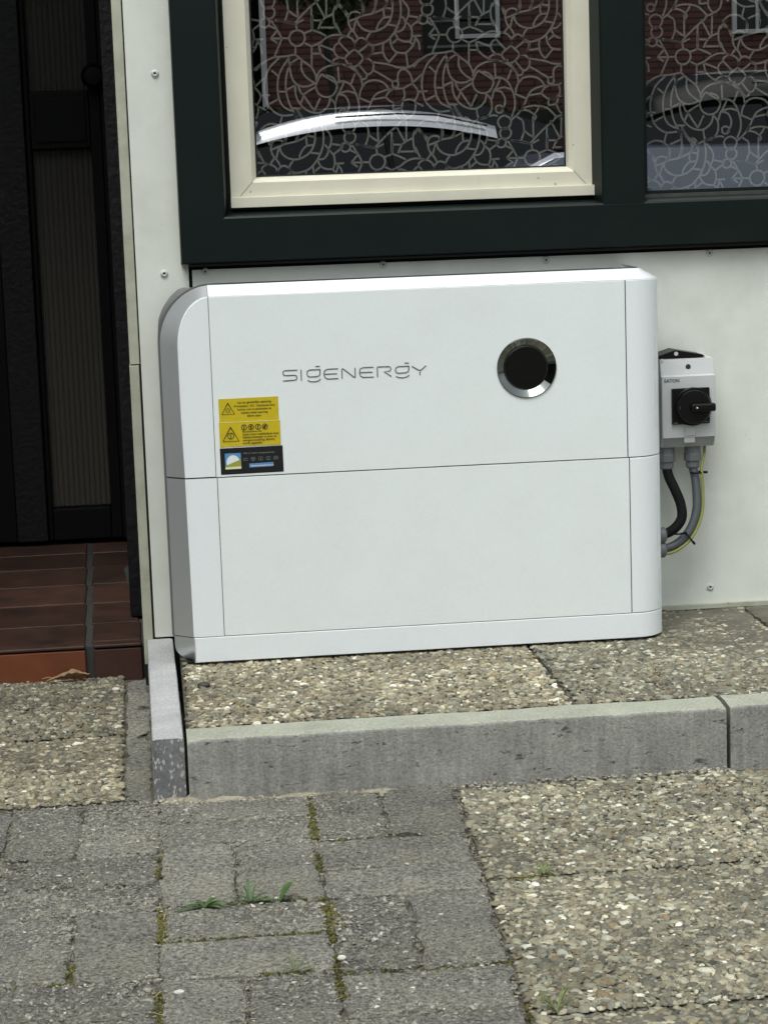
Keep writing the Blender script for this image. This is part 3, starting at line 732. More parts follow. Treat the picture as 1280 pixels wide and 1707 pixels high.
# cream sash of the left light
S = (.1205, .7040, .7200, 2.03)
b = bmesh.new(); ys = .012
ringquad(b, S, inset(S, .001), .04, ys)
ringquad(b, inset(S, .001), inset(S, .036), ys, ys)
ringquad(b, inset(S, .036), inset(S, .0425), ys, ys + .010)
ringquad(b, inset(S, .0425), inset(S, .0445), ys + .010, ys + .024)
bmesh.ops.remove_doubles(b, verts=b.verts, dist=1e-5); bmesh.ops.recalc_face_normals(b, faces=b.faces)
sash = bmo('sash', b, m_cream, win, sharp=15)
b = bmesh.new(); addbox(b, .1205, .7195, .003, .013, .7005, .7175, .0012, 2); bmo('sash_sill', b, m_cream, sash) if False else bmo('sash_sill', b, m_cream, win)
for q in ([(S[0] + .017, S[1] + .016), (S[0] + .037, S[1] + .038)], [(S[2] - .017, S[1] + .016), (S[2] - .037, S[1] + .038)]):
    v, f = ribbons([q], .0007, ys - .0003); M('mitre_joint', v, f, m_seal, win)
# gasket round glass
b = bmesh.new(); G = inset(S, .0445); ringquad(b, G, inset(G, .0025), ys + .0235, ys + .0245); bmo('gasket', b, m_dark, win, smooth=False)
# fixed light beads on the right
b = bmesh.new()
addbox(b, .796, 2.80, .006, .034, .6870, .6985); bmo('glazing_bead', b, m_seal, win)
box('glazing_bead', .797, .806, .010, .034, .6990, 2.04, m_frame, win)
# panes
def pane(x0, x1, z0, z1, yy):
    o = M('glass_pane', [(x0, yy, z0), (x1, yy, z0), (x1, yy, z1), (x0, yy, z1), (x0, yy + .004, z0), (x1, yy + .004, z0), (x1, yy + .004, z1), (x0, yy + .004, z1)],
          [(0, 1, 2, 3)], m_glass, win)
    return o
pane(.160, .680, .742, 1.99, .0372)
pane(.802, 2.79, .692, 2.04, .0372)
# room behind
b = bmesh.new(); addbox(b, .0, 3.3, .11, 3.2, -.1, 2.4)
bmesh.ops.reverse_faces(b, faces=b.faces)
for fc in [q for q in b.faces if abs(q.calc_center_median().y - .11) < 1e-4]: b.faces.remove(fc)
m_room = mat('dark_room', (.025, .025, .027), .9)
bmo('room_shell', b, m_room, house, smooth=False)

# patterned film: strokes traced from one repeat of the pattern, in pattern pixels
ST = [
 [(325,92),(365,105),(385,150),(365,195),(325,212),(285,195),(265,152),(285,108),(325,92)],
 [(325,92),(315,45)],[(315,45),(240,28),(160,20)],[(315,45),(375,12)],[(380,115),(440,90)],[(440,90),(500,112),(545,135)],[(440,90),(440,-20)],
 [(385,190),(435,215)],[(312,212),(312,275)],[(265,153),(205,153)],[(435,215),(500,185),(545,150),(600,128),(655,128)],[(435,215),(436,370)],
 [(210,155),(150,300)],[(210,155),(175,90),(130,20)],[(125,155),(210,155)],[(125,155),(175,95)],[(125,155),(175,190)],
 [(310,275),(230,290),(140,300),(60,345),(10,400)],[(310,275),(370,325),(430,370),(455,410),(470,445)],
 [(545,433),(600,455),(628,515),(600,580),(545,600),(490,575),(466,515),(490,455),(510,425)],
 [(466,470),(490,410),(540,372),(600,355),(660,350),(720,368),(775,408),(812,465),(822,520)],
 [(635,370),(643,475)],[(510,425),(600,480),(622,500)],[(765,420),(735,500)],
 [(625,488),(680,480),(735,510),(770,570),(793,640),(795,710),(770,785)],[(680,490),(650,555),(630,590),(615,650)],
 [(640,578),(690,592),(720,650),(712,700),(690,740)],[(650,570),(710,555),(768,572)],
 [(675,692),(700,705),(702,735),(675,752),(650,735),(650,705),(675,692)],
 [(575,605),(610,650),(617,715),(600,760),(570,790)],[(575,605),(560,665),(510,712),(450,718),(385,690),(335,635),(312,570),(310,510)],
 [(500,605),(455,705)],[(370,580),(410,640),(455,705)],[(370,580),(465,520)],[(332,512),(350,560),(372,590),(350,645)],
 [(466,490),(410,515),(350,515),(300,480),(276,420),(266,340),(260,292)],[(360,320),(358,385),(390,445),(452,490)],[(270,345),(340,300)],
 [(310,510),(240,545)],[(190,558),(240,556)],[(265,300),(215,370),(182,450),(176,540),(190,620),(225,675),(285,705)],
 [(285,332),(252,400),(238,480),(242,560),(262,640),(292,700),(332,775)],
 [(190,300),(120,370),(85,450),(75,530),(85,600),(108,665),(155,715),(215,740),(292,733)],[(130,395),(182,440)],[(105,655),(178,615)],
 [(285,685),(352,685)],[(325,690),(360,750),(405,800),(455,820)],
 [(760,235),(825,305),(755,370),(690,305),(760,235)],
 [(715,260),(645,185),(660,150),(700,138),(745,160),(762,200),(760,235)],[(645,185),(612,210),(605,250),(630,290),(665,303),(690,305)],
 [(760,235),(768,180),(805,150),(848,165),(860,200),(795,255)],[(860,200),(895,215),(897,255),(870,290),(825,305)],
 [(825,305),(870,310),(905,350),(898,400),(858,425),(793,350)],[(858,425),(848,455),(820,465)],[(755,370),(820,460)],
 [(580,350),(610,312),(655,300)],[(580,350),(625,345),(670,350)],[(500,205),(600,242)],[(490,205),(505,265),(540,305),(590,335)],[(440,270),(510,268)],
 [(655,128),(700,138)],[(690,365),(740,345)],
 [(905,395),(975,435),(1050,480)],[(1050,480),(1092,480),(1092,522),(1057,524),(1050,480)],
 [(1092,480),(1095,420),(1125,390),(1165,400),(1195,445),(1203,495)],[(1203,495),(1140,532)],
 [(822,520),(855,485),(905,472),(960,480),(1000,505),(1022,542)],[(800,600),(805,560),(822,520)],
 [(850,735),(880,660),(920,585),(990,550),(1060,540),(1135,535)],[(1000,600),(1025,560),(1065,540)],[(1135,535),(1145,595),(1105,640),(1045,638),(1000,600)],
 [(905,618),(1000,600)],[(795,605),(880,640)],[(1060,650),(1130,630)],[(1060,650),(1060,690),(1125,682)],
 [(1130,640),(1125,700),(1165,757),(1218,722),(1228,640),(1180,618),(1130,630)],[(1203,495),(1250,560),(1226,625)],[(1203,495),(1262,440),(1290,420)],
 [(1250,560),(1320,555)],[(1228,640),(1290,670)],
 [(716,771),(755,790),(768,823),(750,862),(716,875),(682,860),(666,823),(680,788),(716,771)],
 [(726,865),(760,880),(769,908),(755,940),(726,951),(695,940),(683,908),(695,878),(726,865)],
 [(693,948),(722,960),(730,982),(718,1008),(693,1018),(668,1008),(657,982),(668,960),(693,948)],
]
def z3(*q): ST.append([(617 + a * .5, -137 + c * .5) for a, c in q])
def z2(*q): ST.append([(594 + a * .5, 686 + c * .5) for a, c in q])
def z1(*q): ST.append([(a * .5, 686 + c * .5) for a, c in q])
z3((205,322),(330,275),(400,240),(560,205),(700,145),(760,90),(795,0)); z3((400,235),(350,190),(290,180),(230,200),(195,260),(195,340),(230,430),(290,500),(335,580))
z3((270,470),(285,400),(310,305)); z3((325,285),(350,370),(420,440),(520,475),(620,470),(740,410),(820,320),(860,200),(865,80),(858,0))
z3((625,450),(640,390),(690,310),(740,270),(840,255)); z3((735,130),(730,190),(745,270)); z3((740,115),(862,135)); z3((395,230),(425,150),(415,60),(385,0))
z3((590,200),(605,110),(625,0)); z3((205,230),(120,150),(25,80)); z3((25,80),(60,0)); z3((25,80),(-5,150))
z3((535,485),(490,550),(475,600),(500,650),(570,685),(660,670),(780,620),(880,510),(950,380),(990,230),(990,60)); z3((800,375),(925,390))
z3((985,262),(1020,262),(1050,300),(1065,350),(1040,420),(990,470),(915,480)); z3((1060,340),(1105,240),(1110,140),(1075,70)); z3((905,500),(950,580),(1030,625),(1140,630))
z3((1075,335),(1140,400),(1165,480),(1160,570),(1140,630),(1170,670)); z3((950,580),(865,660))
z3((835,590),(845,680),(900,770),(980,800),(1060,800),(1130,750),(1190,670),(1215,580),(1210,548)); z3((1165,548),(1280,540),(1306,542))
z3((935,800),(815,945)); z3((1075,800),(1105,1020)); z3((730,655),(720,740),(745,850),(815,940)); z3((570,690),(575,750),(560,800),(500,860),(420,885)); z3((560,815),(725,790))
z3((540,940),(700,960),(820,980),(920,1015),(1010,1025),(1110,1020),(1200,970),(1290,890)); z3((1220,570),(1270,650),(1285,760)); z3((1150,400),(1290,290)); z3((1110,240),(1300,270)); z3((185,540),(235,465))
z3((0,350),(40,440),(95,545)); z3((858,0),(830,-70),(760,-110)); z3((990,60),(960,-60)); z3((1075,70),(1000,-20))
z2((350,550),(500,580),(650,610)); z2((655,600),(760,480),(895,345)); z2((905,345),(905,680)); z2((530,250),(550,410),(500,575)); z2((550,400),(620,460),(710,515)); z2((690,180),(695,420),(705,512)); z2((270,640),(375,690))
z2((910,555),(1085,560)); z2((1005,690),(1050,590),(1110,520),(1225,462)); z2((960,250),(1105,510)); z2((1130,200),(1130,500)); z2((1040,665),(1250,665)); z2((1260,340),(1235,450),(1250,590),(1290,690))
z2((500,80),(600,35),(730,20),(880,45),(960,100),(1050,190)); z2((500,92),(600,95),(700,150),(740,200)); z2((780,30),(750,100),(705,155)); z2((545,0),(500,90),(420,180),(350,240)); z2((895,345),(1000,260),(1050,190)); z2((530,250),(420,180)); z2((1050,190),(1140,165)); z2((740,200),(690,260))
z1((1000,70),(1010,150),(1030,225)); z1((420,110),(390,260),(460,340),(460,500)); z1((390,280),(345,245),(250,232),(170,255),(80,330)); z1((600,60),(650,180),(660,300),(650,420),(620,490)); z1((650,30),(720,150),(800,250),(900,290),(1030,225))
z1((480,290),(650,215)); z1((800,250),(830,340),(820,410)); z1((910,370),(905,290)); z1((460,500),(420,545)); z1((80,330),(180,460),(230,560)); z1((1140,210),(1030,225)); z1((1030,225),(1240,170),(1330,180))
def to_plane(u, v_, x0, z0):
    dx, dy = (u - 325) / 4.571, (v_ - 152) / 4.571
    return (x0 + .0009768 * dx - .0000357 * dy, z0 - .0000275 * dx - .000959 * dy)
Av, Bv = (.2570, -.0015), (.1235, -.2022)
def clip(s, r_):
    out, cur = [], []
    for q in s:
        if r_[0] < q[0] < r_[2] and r_[1] < q[1] < r_[3]: cur.append(q)
        else:
            if len(cur) > 1: out.append(cur)
            cur = []
    if len(cur) > 1: out.append(cur)
    return out
def film(x0, z0, rect):
    strokes = []
    sm = [[(q.x, q.y) for q in spline([(a, c, 0) for a, c in s], 5)] if len(s) > 2 else [(s[0][0] + (s[1][0] - s[0][0]) * t / 4, s[0][1] + (s[1][1] - s[0][1]) * t / 4) for t in range(5)] for s in ST]
    for i in range(-12, 12):
        for j in range(-7, 3):
            ox, oz = x0 + Av[0] * i + Bv[0] * j, z0 + Av[1] * i + Bv[1] * j
            if ox < rect[0] - .4 or ox > rect[2] + .4 or oz < rect[1] - .4 or oz > rect[3] + .4: continue
            for s in sm: strokes += clip([to_plane(u, v_, ox, oz) for u, v_ in s], rect)
    return ribbons(strokes, .0031, .0440, ccap=False)
v, f = film(.2407, .9685, (.166, .749, .674, 1.40)); M('window_film', v, f, m_film, win)
v, f = film(.8767, .9208, (.808, .700, 1.60, 1.40)); M('window_film', v, f, m_film, win)

# ------------------------------------------------------------ ENTRANCE
DY = 1.20
m_door = mat('black_gloss_paint', (.0035, .0038, .004), .5, var=.2, vscale=20, bump=.5, bscale=38, bdist=.0012, spec=.14)
m_flake = mat('flaking_black_paint', (.005, .005, .0055), .5, var=.4, vscale=60, bump=1.0, bscale=90, bdist=.002, spec=.3, col2=(.03, .027, .024), c2scale=30, c2lo=.66, c2hi=.72)
m_rib = mat('ribbed_glass', (.060, .057, .050), .14, spec=1.0, bump=.25, bscale=60, bdist=.0012)
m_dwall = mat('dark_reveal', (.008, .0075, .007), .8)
entry = empty('front_door', (0, 0, 0), house); tag(entry, 'black front door with narrow ribbed glass panels')
b = bmesh.new()
def dstile(x0, x1, z0, z1, y0=DY, d=.03): addbox(b, x0, x1, y0 - d, y0 + .02, z0, z1, .003, 2)
dstile(-.1215, -.098, -.02, 2.1); dstile(-.258, -.247, -.02, 2.1, d=.018)
bmo('door_stile', b, m_door, entry)
b = bmesh.new(); addbox(b, -.325, -.2585, DY - .034, DY + .02, -.02, 2.1, .004, 2); o = bmo('door_stile', b, m_flake, entry); o['label'] = 'door stile with flaking paint'
b = bmesh.new()
addbox(b, -.2465, -.122, DY - .022, DY + .02, .818, .938, .003, 2); addbox(b, -.236, -.130, DY - .027, DY - .02, .832, .925, .002, 2)
bmo('door_rail', b, m_door, entry)
b = bmesh.new(); addbox(b, -.2465, -.122, DY - .026, DY + .02, -.02, .048, .003, 2); bmo('door_rail', b, m_door, entry)
b = bmesh.new(); addbox(b, -.2465, -.122, DY - .022, DY + .02, 1.60, 1.70, .003, 2); bmo('door_rail', b, m_door, entry)
# further leaf to the left, out of the frame
b = bmesh.new(); addbox(b, -1.02, -.3255, DY - .02, DY + .02, -.02, 2.1, .003, 2); addbox(b, -.62, -.40, DY - .03, DY - .019, .15, .85, .004, 2); bmo('door_leaf', b, m_door, entry)
def ribglass(x0, x1, z0, z1, nr, parent):
    V, F = [], []; n = nr * 8; mz = 24
    for j in range(mz + 1):
        z = z0 + (z1 - z0) * j / mz
        for i in range(n + 1):
            ph = i / 8 * 2 * math.pi
            V.append((x0 + (x1 - x0) * i / n, DY + .004 - .0022 * math.cos(ph) + .0006 * noise.noise((i * .3, j * 1.3, 0)), z))
    for j in range(mz):
        for i in range(n): a = j * (n + 1) + i; F.append((a, a + 1, a + n + 2, a + n + 1))
    return M('ribbed_glass', V, F, m_rib, parent, smooth=True)
ribglass(-.2465, -.122, .940, 1.598, 11, entry); ribglass(-.2465, -.122, .050, .816, 11, entry)
b = bmesh.new(); lathe(b, [(.020, 0), (.020, .018), (.026, .03), (.026, .045), (.018, .055), (0, .057)], (-.1085, DY - .03, .965), 'Y', 24); bmo('door_knob', b, m_door, entry)
# jambs
b = bmesh.new(); addbox(b, -.0975, -.060, DY - .045, DY + .03, -.02, 2.1, .003, 2); bmo('door_frame', b, m_door, house)
b = bmesh.new(); addbox(b, -.0790, -.0556, .325, .40, -.034 + .008, 2.15, .003, 2)
o = bmo('door_post', b, m_flake, house); o['label'] = 'black post with chipped paint at the entrance corner'
box('reveal_or_backing', -.0560, -.0420, .055, DY + .06, -.3, 2.4, m_dwall, house)
box('reveal_or_backing', -1.10, -1.04, .0, DY + .06, -.3, 4.8, m_dwall, house)
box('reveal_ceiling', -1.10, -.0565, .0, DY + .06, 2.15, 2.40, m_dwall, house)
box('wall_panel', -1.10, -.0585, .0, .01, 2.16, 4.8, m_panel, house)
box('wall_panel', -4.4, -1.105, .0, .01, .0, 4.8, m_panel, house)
box('reveal_or_backing', -1.10, -.042, DY + .065, DY + .10, -.3, 2.4, m_dwall, house)  # added dark backing behind the door, stops light leaking past the panels
# roof of the house, above the frame
box('roof', -4.6, 3.6, -.10, 6, 4.82, 5.0, m_dwall, house)
# torn strip of paint
v = [(-.088, .42, .045), (-.078, .41, .055), (-.070, .40, .052), (-.082, .41, .015), (-.073, .40, .0), (-.066, .39, .0)]
M('paint_flake', v, [(0, 1, 4, 3), (1, 2, 5, 4)], mat('peeled_paint', (.06, .07, .07), .5), house, smooth=True)

# step of red quarry tiles
stepo = empty('entrance_step', (0, 0, 0)); tag(stepo, kind='structure')
m_tile = mat('red_quarry_tile', (.062, .030, .021), .42, var=.3, vscale=18, bump=.3, bscale=80, bdist=.001, col2=(.040, .024, .018), c2scale=12, c2lo=.4, c2hi=.7, objvar=.3)
m_tilef = mat('orange_riser_tile', (.145, .040, .014), .5, var=.2, vscale=18, bump=.3, bscale=80, bdist=.001, col2=(.13, .045, .02), c2scale=14)
m_tiled = mat('dark_riser_tile', (.045, .016, .011), .5, var=.2, vscale=18, bump=.3, bscale=80, bdist=.001)
m_grout = mat('grey_grout', (.035, .035, .033), .9, var=.2, bump=.5)
box('step_core', -1.04, -.0565, .1185, 1.3, -.3, -.032, m_grout, stepo)
yrows = [.1265, .135, .293, .483, .676, .866, 1.04, 1.165]
xj = [-1.03, -.893, -.739, -.585, -.431, -.3475 + .0, -.157]
xs = [(-.144, -.0585), (-.356, -.154), (-.57, -.373), (-.785, -.587), (-1.0, -.802)]
for k in range(1, len(yrows) - 1):
    for (a, c) in xs:
        sh = random.uniform(-.002, .002)
        dx = -.0215 * ((yrows[k] + yrows[k + 1]) / 2 - .13)
        b = bmesh.new(); addbox(b, a + .001 + dx, min(c - .001 + dx, -.0585), yrows[k] + .004, yrows[k + 1] - .004, -.045, -.0275 + random.uniform(-.0008, .0008), .003, 2)
        bmo('floor_tile', b, m_tile, stepo)
for i, (a, c) in enumerate(xs):
    b = bmesh.new(); addbox(b, a + .002, c - .002, .108, .1184, -.12, -.036, .0025, 2)
    bmo('riser_tile', b, m_tiled if i == 0 else m_tilef, stepo)
    b = bmesh.new(); addbox(b, a + .002, c - .002, .107, .1345, -.0335, -.0272, .0025, 2); bmo('nosing_tile', b, m_tile, stepo)

# ------------------------------------------------------------ CABINET (battery and inverter)
cab = empty('battery_cabinet', (.38, -.1, 0))
tag(cab, 'large white battery and inverter cabinet with silver edges standing on the gravel slabs', 'battery cabinet')
def cobj(o): o.location = (o.location.x - .38, o.location.y + .1, o.location.z); return o
F_, BK, BV = -.216, -.014, -.188
XL, XR, rr = -.0055, .7765, .050
g = .0008
def leftpath(z, zl):  # outer/inner x of the bevel at height z
    return None
# contour points (x,z) of the outer and inner edge of the upper module, from seam up round the corner to x=.0695
def arc(cx, cz, r_, a0, a1, n): return [(cx + r_ * math.cos(R(a0 + (a1 - a0) * k / n)), cz + r_ * math.sin(R(a0 + (a1 - a0) * k / n))) for k in range(n + 1)]
NA = 16
ZT, ZTI = .5885, .5722
outer = [(XL, .295 + g), (XL, .40)] + [(XL + .082 + .082 * math.cos(R(180 - 90 * k / NA)), ZT - .090 + .090 * math.sin(R(180 - 90 * k / NA))) for k in range(NA + 1)]
outer = [(x, z) for x, z in outer if x <= .0697] + [(.0697, ZT - .0006)]
inner0 = [(.0225, .295 + g), (.0215, .40)]
no = len(outer)
inn = [(.0222, .295 + g), (.0205, .40)]
na = no - 2
for k in range(na):
    a = R(180 - 88 * k / (na - 1)); inn.append((.0205 + .050 + .050 * math.cos(a), ZTI - .075 + .075 * math.sin(a)))
inn[-1] = (.0697, ZTI)
def left_upper():
    b = bmesh.new()
    yb = BV
    vo = [b.verts.new((x, yb, z)) for x, z in outer]; vi = [b.verts.new((x, F_ + .0012, z)) for x, z in inn]
    vi2 = [b.verts.new((min(x + .0012, .0697), F_, z - (.0009 if k > 6 else 0))) for k, (x, z) in enumerate(inn)]
    for k in range(no - 1):
        b.faces.new((vo[k], vo[k + 1], vi[k + 1], vi[k])).material_index = 1
        b.faces.new((vi[k], vi[k + 1], vi2[k + 1], vi2[k])).material_index = 0
    # front face: strip from inner contour to the seam line x=.0697
    br = [b.verts.new((.0697, F_, max(.295 + g, vi2[k].co.z))) for k in range(no)]
    for k in range(no - 1):
        try: b.faces.new((vi2[k], vi2[k + 1], br[k + 1], br[k]))
        except Exception: pass
    bmesh.ops.remove_doubles(b, verts=b.verts, dist=2e-5)
    bmesh.ops.recalc_face_normals(b, faces=b.faces)
    return cobj(bmo('side_panel', b, [m_shell2, m_bevel], cab, sharp=22))
left_upper()
# lower left panel and base left part
def left_lower(z0, z1, round_bottom=False, xin0=.0240, xin1=.0222, xr=.0712, name='side_panel'):
    b = bmesh.new(); n = 8
    if round_bottom:
        rb = .030
        oc = [(XL, z1)] + [(XL + rb - rb * math.cos(R(90 * k / n)), z0 + rb * .8 - rb * .8 * math.sin(R(90 * k / n))) for k in range(n + 1)]
        vo = [b.verts.new((x, BV, z)) for x, z in oc]
        vi = [b.verts.new((xin0, F_ + .0008, z1 + (z0 - z1) * k / (len(oc) - 1))) for k in range(len(oc))]
    else:
        vo = [b.verts.new((XL, BV, z)) for z in (z1, z0)]; vi = [b.verts.new((x, F_ + .0008, z)) for x, z in ((xin1, z1), (xin0, z0))]
    vj = [b.verts.new((v_.co.x + .0012, F_, v_.co.z)) for v_ in vi]
    vr = [b.verts.new((xr, F_, v_.co.z)) for v_ in vi]
    for k in range(len(vo) - 1):
        b.faces.new((vo[k], vo[k + 1], vi[k + 1], vi[k])).material_index = 1
        b.faces.new((vi[k], vi[k + 1], vj[k + 1], vj[k])); b.faces.new((vj[k], vj[k + 1], vr[k + 1], vr[k]))
    bmesh.ops.recalc_face_normals(b, faces=b.faces)
    return cobj(bmo(name, b, [m_shell2, m_bevel], cab, sharp=15))
left_lower(.0450, .2938)
def front_plate(name, x0, x1, z0, z1, m):
    b = bmesh.new(); addbox(b, x0, x1, F_, F_ + .006, z0, z1, .0006, 2); return cobj(bmo(name, b, m, cab))
def holed_plate(name, x0, x1, z0, z1, cx, cz, r_, h, m):
    b = bmesh.new(); n = 72; e = .0006
    q = lambda x, z, yy=F_: b.verts.new((x, yy, z))
    def rect(a, c, d, f_): b.faces.new((q(a, d), q(c, d), q(c, f_), q(a, f_)))
    rect(x0 + e, cx - h, z0 + e, z1 - e); rect(cx + h, x1 - e, z0 + e, z1 - e); rect(cx - h, cx + h, z0 + e, cz - h); rect(cx - h, cx + h, cz + h, z1 - e)
    inn_, out_, dp = [], [], []
    for k in range(n):
        a = 2 * math.pi * k / n; ca, sa = math.cos(a), math.sin(a); s_ = h / max(abs(ca), abs(sa))
        inn_.append(q(cx + r_ * ca, cz + r_ * sa)); out_.append(q(cx + s_ * ca, cz + s_ * sa)); dp.append(q(cx + r_ * ca, cz + r_ * sa, F_ + .0062))
    for k in range(n):
        b.faces.new((inn_[k], inn_[(k + 1) % n], out_[(k + 1) % n], out_[k])); b.faces.new((dp[k], dp[(k + 1) % n], inn_[(k + 1) % n], inn_[k]))
    A = [(x0 + e, z0 + e), (x1 - e, z0 + e), (x1 - e, z1 - e), (x0 + e, z1 - e)]; B = [(x0, z0), (x1, z0), (x1, z1), (x0, z1)]
    va = [q(*t) for t in A]; vb = [q(*t, F_ + e) for t in B]; vc_ = [q(*t, F_ + .006) for t in B]
    for k in range(4):
        b.faces.new((va[k], va[(k + 1) % 4], vb[(k + 1) % 4], vb[k])); b.faces.new((vb[k], vb[(k + 1) % 4], vc_[(k + 1) % 4], vc_[k]))
    return cobj(bmo(name, b, m, cab, smooth=False))
holed_plate('front_panel', .0706, .7150, .2948, .5718, .5580, .4425, .0462, .052, m_shell)
front_plate('front_panel', .0722, .7172, .0450, .2932, m_shell)
def right_panel(z0, z1, x0, m, name='side_panel'):
    b = bmesh.new(); pts = [(x0, F_), (XR - rr - .0005, F_)]; n = 12
    for k in range(1, n + 1):
        a = R(90 * k / n); pts.append((XR - rr + rr * math.sin(a), F_ + rr - rr * math.cos(a)))
    pts.append((XR, BK)); e = .0008
    rows = [(z0, e), (z0 + e, 0), (z1 - e, 0), (z1, e)]
    R_ = []
    for zz, ins in rows:
        rw = []
        for (x, yy) in pts:
            d = Vector((x - .71, yy - (-.15))).normalized() if x > XR - rr else Vector((0, -1))
            rw.append(b.verts.new((x - d.x * ins, yy - d.y * ins, zz)))
        R_.append(rw)
    for j in range(3):
        for k in range(len(pts) - 1): b.faces.new((R_[j][k], R_[j][k + 1], R_[j + 1][k + 1], R_[j + 1][k]))
    for j in (0, 3):    # lips into the gap
        lip = [b.verts.new((v_.co.x - (.004 if v_.co.x > .72 else 0), v_.co.y + .004, v_.co.z)) for v_ in R_[j]]
        for k in range(len(pts) - 1): b.faces.new((R_[j][k], R_[j][k + 1], lip[k + 1], lip[k]))
    bmesh.ops.recalc_face_normals(b, faces=b.faces)
    return cobj(bmo(name, b, m, cab, sharp=40))
right_panel(.2948, .5718, .7162, m_shell2); right_panel(.0450, .2932, .7184, m_shell2)
# base plinth: left bevel + front + right
left_lower(.0045, .0438, True, .0245, .0245, .0250, 'base')
right_panel(.0045, .0438, .0250, m_shell2, 'base')
# top bevel and cap
b = bmesh.new(); n = 12
lo_p = [(.0703, F_ + .0012, ZTI), (XR - rr, F_ + .0012, ZTI + .0002)]; up_p = [(.0703, BV, ZT), (XR - rr, BV, ZT)]
for k in range(1, n + 1):
    a = R(90 * k / n); lo_p.append((XR - rr + (rr - .001) * math.sin(a), F_ + rr - (rr - .001) * math.cos(a), ZTI + .0002)); up_p.append((XR - rr + .022 * math.sin(a), F_ + rr - .022 * math.cos(a) * 1.0 if k else 0, ZT))
up_p = [(x, yy, z) for x, yy, z in up_p]
lo_p.append((XR - .001, BK, ZTI)); up_p.append((.7505, BK, ZT))
vl = [b.verts.new(q) for q in lo_p]; vu = [b.verts.new(q) for q in up_p]; vc = [b.verts.new((q[0] - (.004 if q[0] > .72 else 0), q[1] + .004, q[2] - .006)) for q in up_p]
ve = [b.verts.new((q[0], q[1] + .004 if q[0] < .72 else q[1], q[2] - .003)) for q in lo_p]
for k in range(len(lo_p) - 1):
    b.faces.new((vl[k], vl[k + 1], vu[k + 1], vu[k]))
    if k < len(lo_p) - 2: b.faces.new((vu[k], vu[k + 1], vc[k + 1], vc[k]))
bmesh.ops.remove_doubles(b, verts=b.verts, dist=1e-5); bmesh.ops.recalc_face_normals(b, faces=b.faces)
cobj(bmo('top_bevel', b, m_bevel_lit, cab, sharp=30))
# rear shell (grey), slightly proud of the silver bevel on left and top
b = bmesh.new(); XS = XL - .0035; pts = [(XS, .045)] + [(XS, .40)]
pts += [(XS + .085 + .085 * math.cos(R(180 - 90 * k / 16)), .5905 - .0905 + .0905 * math.sin(R(180 - 90 * k / 16))) for k in range(17)]
pts += [(.66, .5903), (.70, .5902), (.728, .5898), (.742, .583), (.764, .572), (.7720, .565), (.7720, .012), (.022, .012)]
fr = [b.verts.new((x, BV + .003 if x < .735 else BV + .03, z)) for x, z in pts]
md = [b.verts.new((x, BV + .014 if x < .735 else BV + .04, z)) for x, z in pts]
bk = [b.verts.new((max(x, XS + .003), BK, min(z, .577))) for x, z in pts]
n_ = len(pts)
for A_, B_ in ((fr, md), (md, bk)):
    for k in range(n_): b.faces.new((A_[k], A_[(k + 1) % n_], B_[(k + 1) % n_], B_[k]))
b.faces.new(fr); b.faces.new(bk[::-1]); bmesh.ops.recalc_face_normals(b, faces=b.faces)
cobj(bmo('rear_shell', b, m_rim, cab, sharp=30))
# dark core behind the seams, feet
b = bmesh.new(); addbox(b, .024, .069, F_ + .0065, BV + .02, .012, .46); addbox(b, .0692, .7192, F_ + .0065, BV + .02, .012, .570); addbox(b, .7194, .7720, F_ + .053, BK - .01, .012, .566)
cobj(bmo('inner_frame', b, m_dark, cab, smooth=False))
for x in (.03, .35, .69):
    b = bmesh.new(); addbox(b, x, x + .05, -.19, -.04, -.001, .011); cobj(bmo('foot', b, m_dark, cab, smooth=False))
b = bmesh.new(); addbox(b, .012, .765, -.205, -.03, .0035, .0048); cobj(bmo('base_pan', b, m_dark, cab, smooth=False))
# bracket to the wall
b = bmesh.new(); addbox(b, .1, .7, BK, -.0005, .50, .53); cobj(bmo('wall_bracket', b, m_rim, cab, smooth=False))
# protective film edge left on the right-hand corner
pf = []
z = .5600
while z > .05:
    ln = random.uniform(.012, .05); pf.append((z, max(z - ln, .05))); z -= ln + random.uniform(.004, .012)
m_pf = mat('protective_film', (.68, .74, .84), .25, coat=.3)
for z1, z0 in pf:
    if z1 - z0 < .004 or (z0 < .296 < z1): continue
    a0 = random.choice((49, 54)); a1 = a0 + random.uniform(.8, 1.8)
    vs = [(XR - rr + (rr + .0004) * math.sin(R(a)), F_ + rr - (rr + .0004) * math.cos(R(a))) for a in (a0, a1)]
    cobj(M('film_edge', [(vs[0][0], vs[0][1], z0), (vs[1][0], vs[1][1], z0), (vs[1][0], vs[1][1], z1), (vs[0][0], vs[0][1], z1)], [(0, 1, 2, 3)], m_pf, cab))
# lens ring
RC = (.5580, F_, .4425)
b = bmesh.new(); lathe(b, [(.0470, .0003), (.0466, .0022), (.0455, .0024), (.0340, -.0055), (.0326, -.0055)], RC, 'Y', 72)
bmesh.ops.recalc_face_normals(b, faces=b.faces); ring = cobj(bmo('lens_ring', b, m_chrome, cab, sharp=20))
b = bmesh.new(); lathe(b, [(.0336, -.0058), (.0334, -.0040), (.0322, -.0034), (.0, -.0028)], RC, 'Y', 64)
bmesh.ops.recalc_face_normals(b, faces=b.faces); cobj(bmo('lens', b, m_lens, cab, sharp=20))
